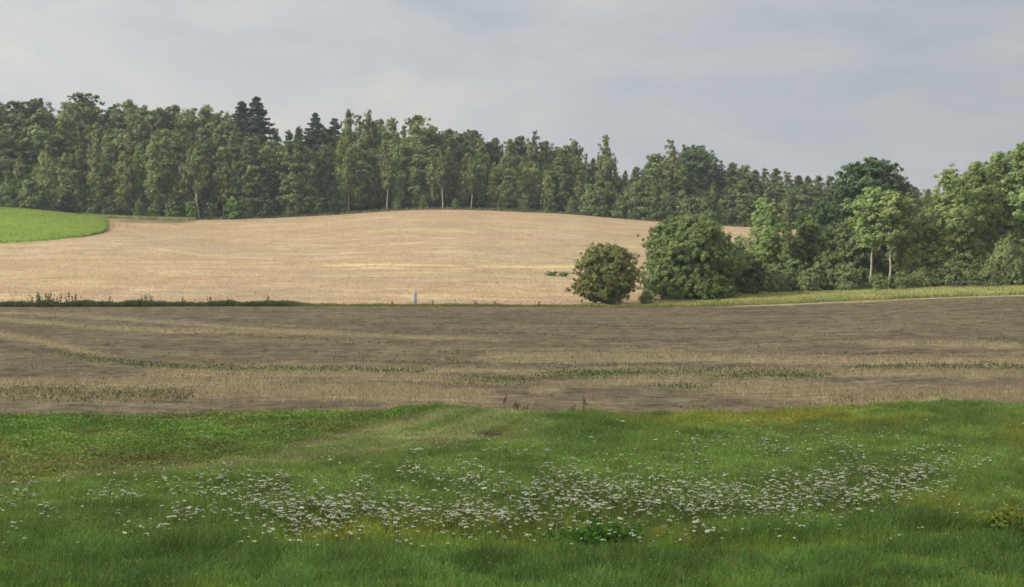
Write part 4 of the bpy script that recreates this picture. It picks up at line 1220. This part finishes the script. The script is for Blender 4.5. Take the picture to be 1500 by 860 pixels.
rngf = np.random.default_rng(77)
UM = [umbel(rngf, .041, .36) for _ in range(6)]
um_me = [np_mesh('white_flower', u[0], u[1], M['petal'], u[2]) for u in UM]
inframe = np.where((fp > 4) & (fp < 1496))[0]
single = set(inframe[:290].tolist())
PATCH = [(0, 330, 'white umbel flower in the thin scatter at the left of the meadow'), (330, 640, 'white umbel flower in the left end of the dense flower band'),
         (640, 860, 'white umbel flower in the middle of the dense flower band'), (860, 1150, 'white umbel flower in the right middle of the flower band'), (1150, 1500, 'white umbel flower in the right end of the flower band')]
GRP = ['white flowers scattered at the left', 'white flowers at the left end of the band', 'white flowers in the middle of the band', 'white flowers right of the middle of the band', 'white flowers at the right end of the band']
VV = []; FF = []; CC = []; off = 0
for i in range(len(fp)):
    s = rngf.choice((.55, .75, .9, 1.1, 1.5), p=(.3, .27, .23, .14, .06)) * rngf.uniform(.85, 1.15); sz_ = fh[i] / .36; a = rngf.uniform(0, 6.28)
    if i in single:
        o = link('white_flower', um_me[i % 6], None, (fx[i], fy[i], fz[i])); o.scale = (s, s, sz_); o.rotation_euler = (rngf.normal(0, .07), rngf.normal(0, .07), a)
        j = [k for k, q in enumerate(PATCH) if q[0] <= fp[i] < q[1]][0]
        tag(o, PATCH[j][2], 'flower', GRP[j])
    else:
        v, f_, c_ = UM[i % 6]
        ca, sa = cos(a), sin(a)
        w_ = np.stack([(v[:, 0] * ca - v[:, 1] * sa) * s + fx[i], (v[:, 0] * sa + v[:, 1] * ca) * s + fy[i], v[:, 2] * sz_ + fz[i]], -1)
        VV.append(w_); FF.append(f_ + off); CC.append(c_ * rngf.uniform(.8, 1.05)); off += len(v)
stuff_obj('white_flowers', np.vstack(VV), np.vstack(FF), np.vstack(CC), M['petal'], 'countless small white flower heads further back in the meadow')
print('FLOWERS', len(fp))

# yellow florets in the meadow
N = 26000
p = RNG.uniform(-60, 1560, N); y = RNG.uniform(22, 48, N); x = x_at(p, 700, y); z = zt(x, y); pr, rr = project(x, y, z)
cl, hi, ye, lu, bl, n1, n2 = meadow_zone(pr, rr, x, y)
ok = RNG.uniform(0, 1, N) < ye * .5 + .006
x, y, z = x[ok], y[ok], z[ok]; n = len(x)
V, f = leaf_quads(np.stack([x, y, z + RNG.uniform(.16, .40, n)], -1), RNG.normal(size=(n, 3)) + np.array((0, -.4, .8)), RNG.uniform(.012, .030, n), RNG, 1.4)
stuff_obj('yellow_flowers', V, f, np.repeat(np.array((.36, .31, .035)) * RNG.uniform(.6, 1.15, (n, 1)), 4, 0), M['petal'], 'small yellow flower heads mixed into the meadow grass')

# ------------------------------------------------------------------ sky, sun, the cloud that shades the near land
SUNV = np.array((-.80, -.29, .53)); SUNV /= np.linalg.norm(SUNV)
elev = math.asin(SUNV[2]); azim = math.atan2(SUNV[0], SUNV[1])
sun = bpy.data.lights.new('sun', 'SUN'); sun.energy = 5.0; sun.angle = radians(.53); sun.color = (1.0, .91, .79)
so = bpy.data.objects.new('sun', sun); COL.objects.link(so); so.location = (0, 0, 60)
from mathutils import Vector
so.rotation_euler = Vector(SUNV).to_track_quat('Z', 'Y').to_euler()

# the cloud: a lumpy bank far up along the sun's direction, its far rim over the end of the brown field
D = 950.0
nxc, nyc = 120, 120
cx_ = np.linspace(-260, 260, nxc)[None].repeat(nyc, 0)
lim = 149.3 + 0 * cx_[0] + 1.2 * (vnoise(cx_[0] / 25., cx_[0] * 0, 401) - .5)
vv = np.linspace(0, 1, nyc)[:, None]
cy_ = -170 + (lim[None] + 170) * vv
rim = np.minimum(np.minimum(cx_ + 260, 260 - cx_) / 90, np.minimum((cy_ + 170) / 90, (lim[None] - cy_) / 40))
th = np.clip(rim, 0, 1) ** .5
zr = -1.0 + 0 * cx_
up = zr + th * (12 + 30 * fbm(cx_ / 45., cy_ / 45., 403)); dn = zr - th * (3 + 9 * fbm(cx_ / 30., cy_ / 30., 405))
def lift(z_): return np.stack([cx_ + SUNV[0] * D, cy_ + SUNV[1] * D, z_ + SUNV[2] * D], -1).reshape(-1, 3)
ii = np.arange(nxc * nyc).reshape(nyc, nxc)
q = np.stack([ii[:-1, :-1], ii[:-1, 1:], ii[1:, 1:], ii[1:, :-1]], -1).reshape(-1, 4)
Vc = np.vstack([lift(up), lift(dn)]); Fc = np.vstack([q, q[:, ::-1] + nxc * nyc])
m_cloud, nt, out = new_mat('cloud_vapour')
pc = nd(nt, 'ShaderNodeBsdfDiffuse'); pc.inputs[0].default_value = (.85, .86, .88, 1)
nt.links.new(pc.outputs[0], out.inputs[0])
tag(link('cloud', np_mesh('cloud', Vc, Fc, m_cloud, None, True)), kind='structure')

wd = bpy.data.worlds.new('World'); SC.world = wd; wd.use_nodes = True
nt = wd.node_tree; nt.nodes.clear()
out = nt.nodes.new('ShaderNodeOutputWorld'); bg = nt.nodes.new('ShaderNodeBackground'); bg.inputs[1].default_value = .1
st = nt.nodes.new('ShaderNodeTexSky'); st.sky_type = 'NISHITA'; st.sun_disc = False
st.sun_elevation = elev; st.sun_rotation = azim; st.altitude = 100; st.air_density = 1.0; st.dust_density = 1.5; st.ozone_density = 1.0
tc = nt.nodes.new('ShaderNodeTexCoord')
sep = nt.nodes.new('ShaderNodeSeparateXYZ'); nt.links.new(tc.outputs['Generated'], sep.inputs[0])


def wm(op, a, b=None):
    n = nt.nodes.new('ShaderNodeMath'); n.operation = op
    for i, v in enumerate((a, b)):
        if v is None: continue
        if isinstance(v, (int, float)): n.inputs[i].default_value = v
        else: nt.links.new(v, n.inputs[i])
    return n.outputs[0]


den = wm('ADD', wm('MAXIMUM', sep.outputs[2], 0.0), .13)
comb = nt.nodes.new('ShaderNodeCombineXYZ')
nt.links.new(wm('DIVIDE', sep.outputs[0], den), comb.inputs[0]); nt.links.new(wm('DIVIDE', sep.outputs[1], den), comb.inputs[1])


def wnoise(scale, detail, loc, rough=.55, dist=.3):
    mp_ = nt.nodes.new('ShaderNodeMapping'); mp_.inputs['Location'].default_value = loc; mp_.inputs['Scale'].default_value = scale
    n = nt.nodes.new('ShaderNodeTexNoise'); n.inputs['Scale'].default_value = 1; n.inputs['Detail'].default_value = detail; n.inputs['Roughness'].default_value = rough; n.inputs['Distortion'].default_value = dist
    nt.links.new(tc.outputs['Generated'], mp_.inputs[0]); nt.links.new(mp_.outputs[0], n.inputs['Vector'])
    return n.outputs[0]


def wramp(fac, stops):
    r = nt.nodes.new('ShaderNodeValToRGB'); el = r.color_ramp.elements
    el[0].position, el[0].color = stops[0][0], (*stops[0][1], 1); el[1].position, el[1].color = stops[1][0], (*stops[1][1], 1)
    for p_, c_ in stops[2:]:
        e = el.new(p_); e.color = (*c_, 1)
    nt.links.new(fac, r.inputs[0]); return r.outputs[0]


n_big = wnoise((4.2, 4.2, 11), 6, (3.1, 1.7, .6), .58, .6)
n_fine = wnoise((7.5, 7.5, 17), 5, (9.6, 4.1, 2.0), .5, .4)
cloud_c = wramp(n_big, [(.30, (3.15, 3.6, 4.25)), (.52, (4.15, 4.4, 4.78)), (.74, (5.2, 5.1, 5.0))])
puff = wramp(n_fine, [(.52, (0, 0, 0)), (.80, (.9, .9, .9))])
mx = nt.nodes.new('ShaderNodeMix'); mx.data_type = 'RGBA'; nt.links.new(puff, mx.inputs[0]); nt.links.new(cloud_c, mx.inputs[6]); mx.inputs[7].default_value = (5.5, 5.25, 5.0, 1)
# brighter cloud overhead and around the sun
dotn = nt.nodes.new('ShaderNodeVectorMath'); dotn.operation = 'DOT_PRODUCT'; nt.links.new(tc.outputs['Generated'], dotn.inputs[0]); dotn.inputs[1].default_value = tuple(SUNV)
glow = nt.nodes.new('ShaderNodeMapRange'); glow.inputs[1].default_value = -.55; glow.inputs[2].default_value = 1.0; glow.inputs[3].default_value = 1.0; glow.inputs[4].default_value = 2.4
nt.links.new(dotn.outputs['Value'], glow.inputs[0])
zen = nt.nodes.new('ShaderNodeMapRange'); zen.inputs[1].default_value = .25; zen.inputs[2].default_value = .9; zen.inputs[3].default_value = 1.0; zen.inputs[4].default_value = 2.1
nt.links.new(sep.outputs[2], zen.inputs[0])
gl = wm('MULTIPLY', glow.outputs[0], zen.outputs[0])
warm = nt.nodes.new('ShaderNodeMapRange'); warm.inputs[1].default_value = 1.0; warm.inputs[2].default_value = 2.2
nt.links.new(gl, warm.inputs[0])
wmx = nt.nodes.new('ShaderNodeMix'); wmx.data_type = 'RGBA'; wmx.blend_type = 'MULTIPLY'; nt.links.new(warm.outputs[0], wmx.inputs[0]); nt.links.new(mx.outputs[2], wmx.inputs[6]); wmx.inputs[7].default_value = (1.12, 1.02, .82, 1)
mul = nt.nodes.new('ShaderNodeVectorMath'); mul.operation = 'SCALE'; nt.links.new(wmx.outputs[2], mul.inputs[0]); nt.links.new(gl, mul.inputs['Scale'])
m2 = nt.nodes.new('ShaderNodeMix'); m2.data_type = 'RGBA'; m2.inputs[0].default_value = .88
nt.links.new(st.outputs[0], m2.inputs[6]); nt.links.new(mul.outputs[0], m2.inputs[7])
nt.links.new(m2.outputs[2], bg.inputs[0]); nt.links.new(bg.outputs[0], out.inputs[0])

# ------------------------------------------------------------------ the air
HAZE = True
if HAZE:
    v, f = box(0, 425, 21.5, 2960, 2110, 69)       # from z = -13 up to z = 56
    m_h, nt, out = new_mat('haze_air')
    pv = nd(nt, 'ShaderNodeVolumePrincipled'); pv.inputs['Color'].default_value = (.78, .86, 1, 1); pv.inputs['Density'].default_value = .00027
    pv.inputs['Anisotropy'].default_value = .2
    nt.links.new(pv.outputs[0], out.inputs['Volume'])
    tag(link('haze', np_mesh('haze', v, f, m_h)), kind='stuff')

# ------------------------------------------------------------------ camera and render settings
cam = bpy.data.cameras.new('camera'); cam.sensor_fit = 'HORIZONTAL'; cam.sensor_width = 36; cam.lens = 36 * F / 1500.0
cam.clip_start = .1; cam.clip_end = 6000
co = bpy.data.objects.new('camera', cam); COL.objects.link(co)
co.location = (0, 0, CAM_Z); co.rotation_euler = (pi / 2 - PITCH, 0, 0)
SC.camera = co
SC.view_settings.view_transform = 'Standard'; SC.view_settings.look = 'None'
SC.view_settings.exposure = 0; SC.view_settings.gamma = 1
SC.render.engine = 'CYCLES'
SC.cycles.use_denoising = True
SC.cycles.max_bounces = 6; SC.cycles.diffuse_bounces = 3; SC.cycles.glossy_bounces = 2; SC.cycles.transmission_bounces = 3
SC.cycles.volume_bounces = 0; SC.cycles.transparent_max_bounces = 4
SC.cycles.filter_width = 1.6
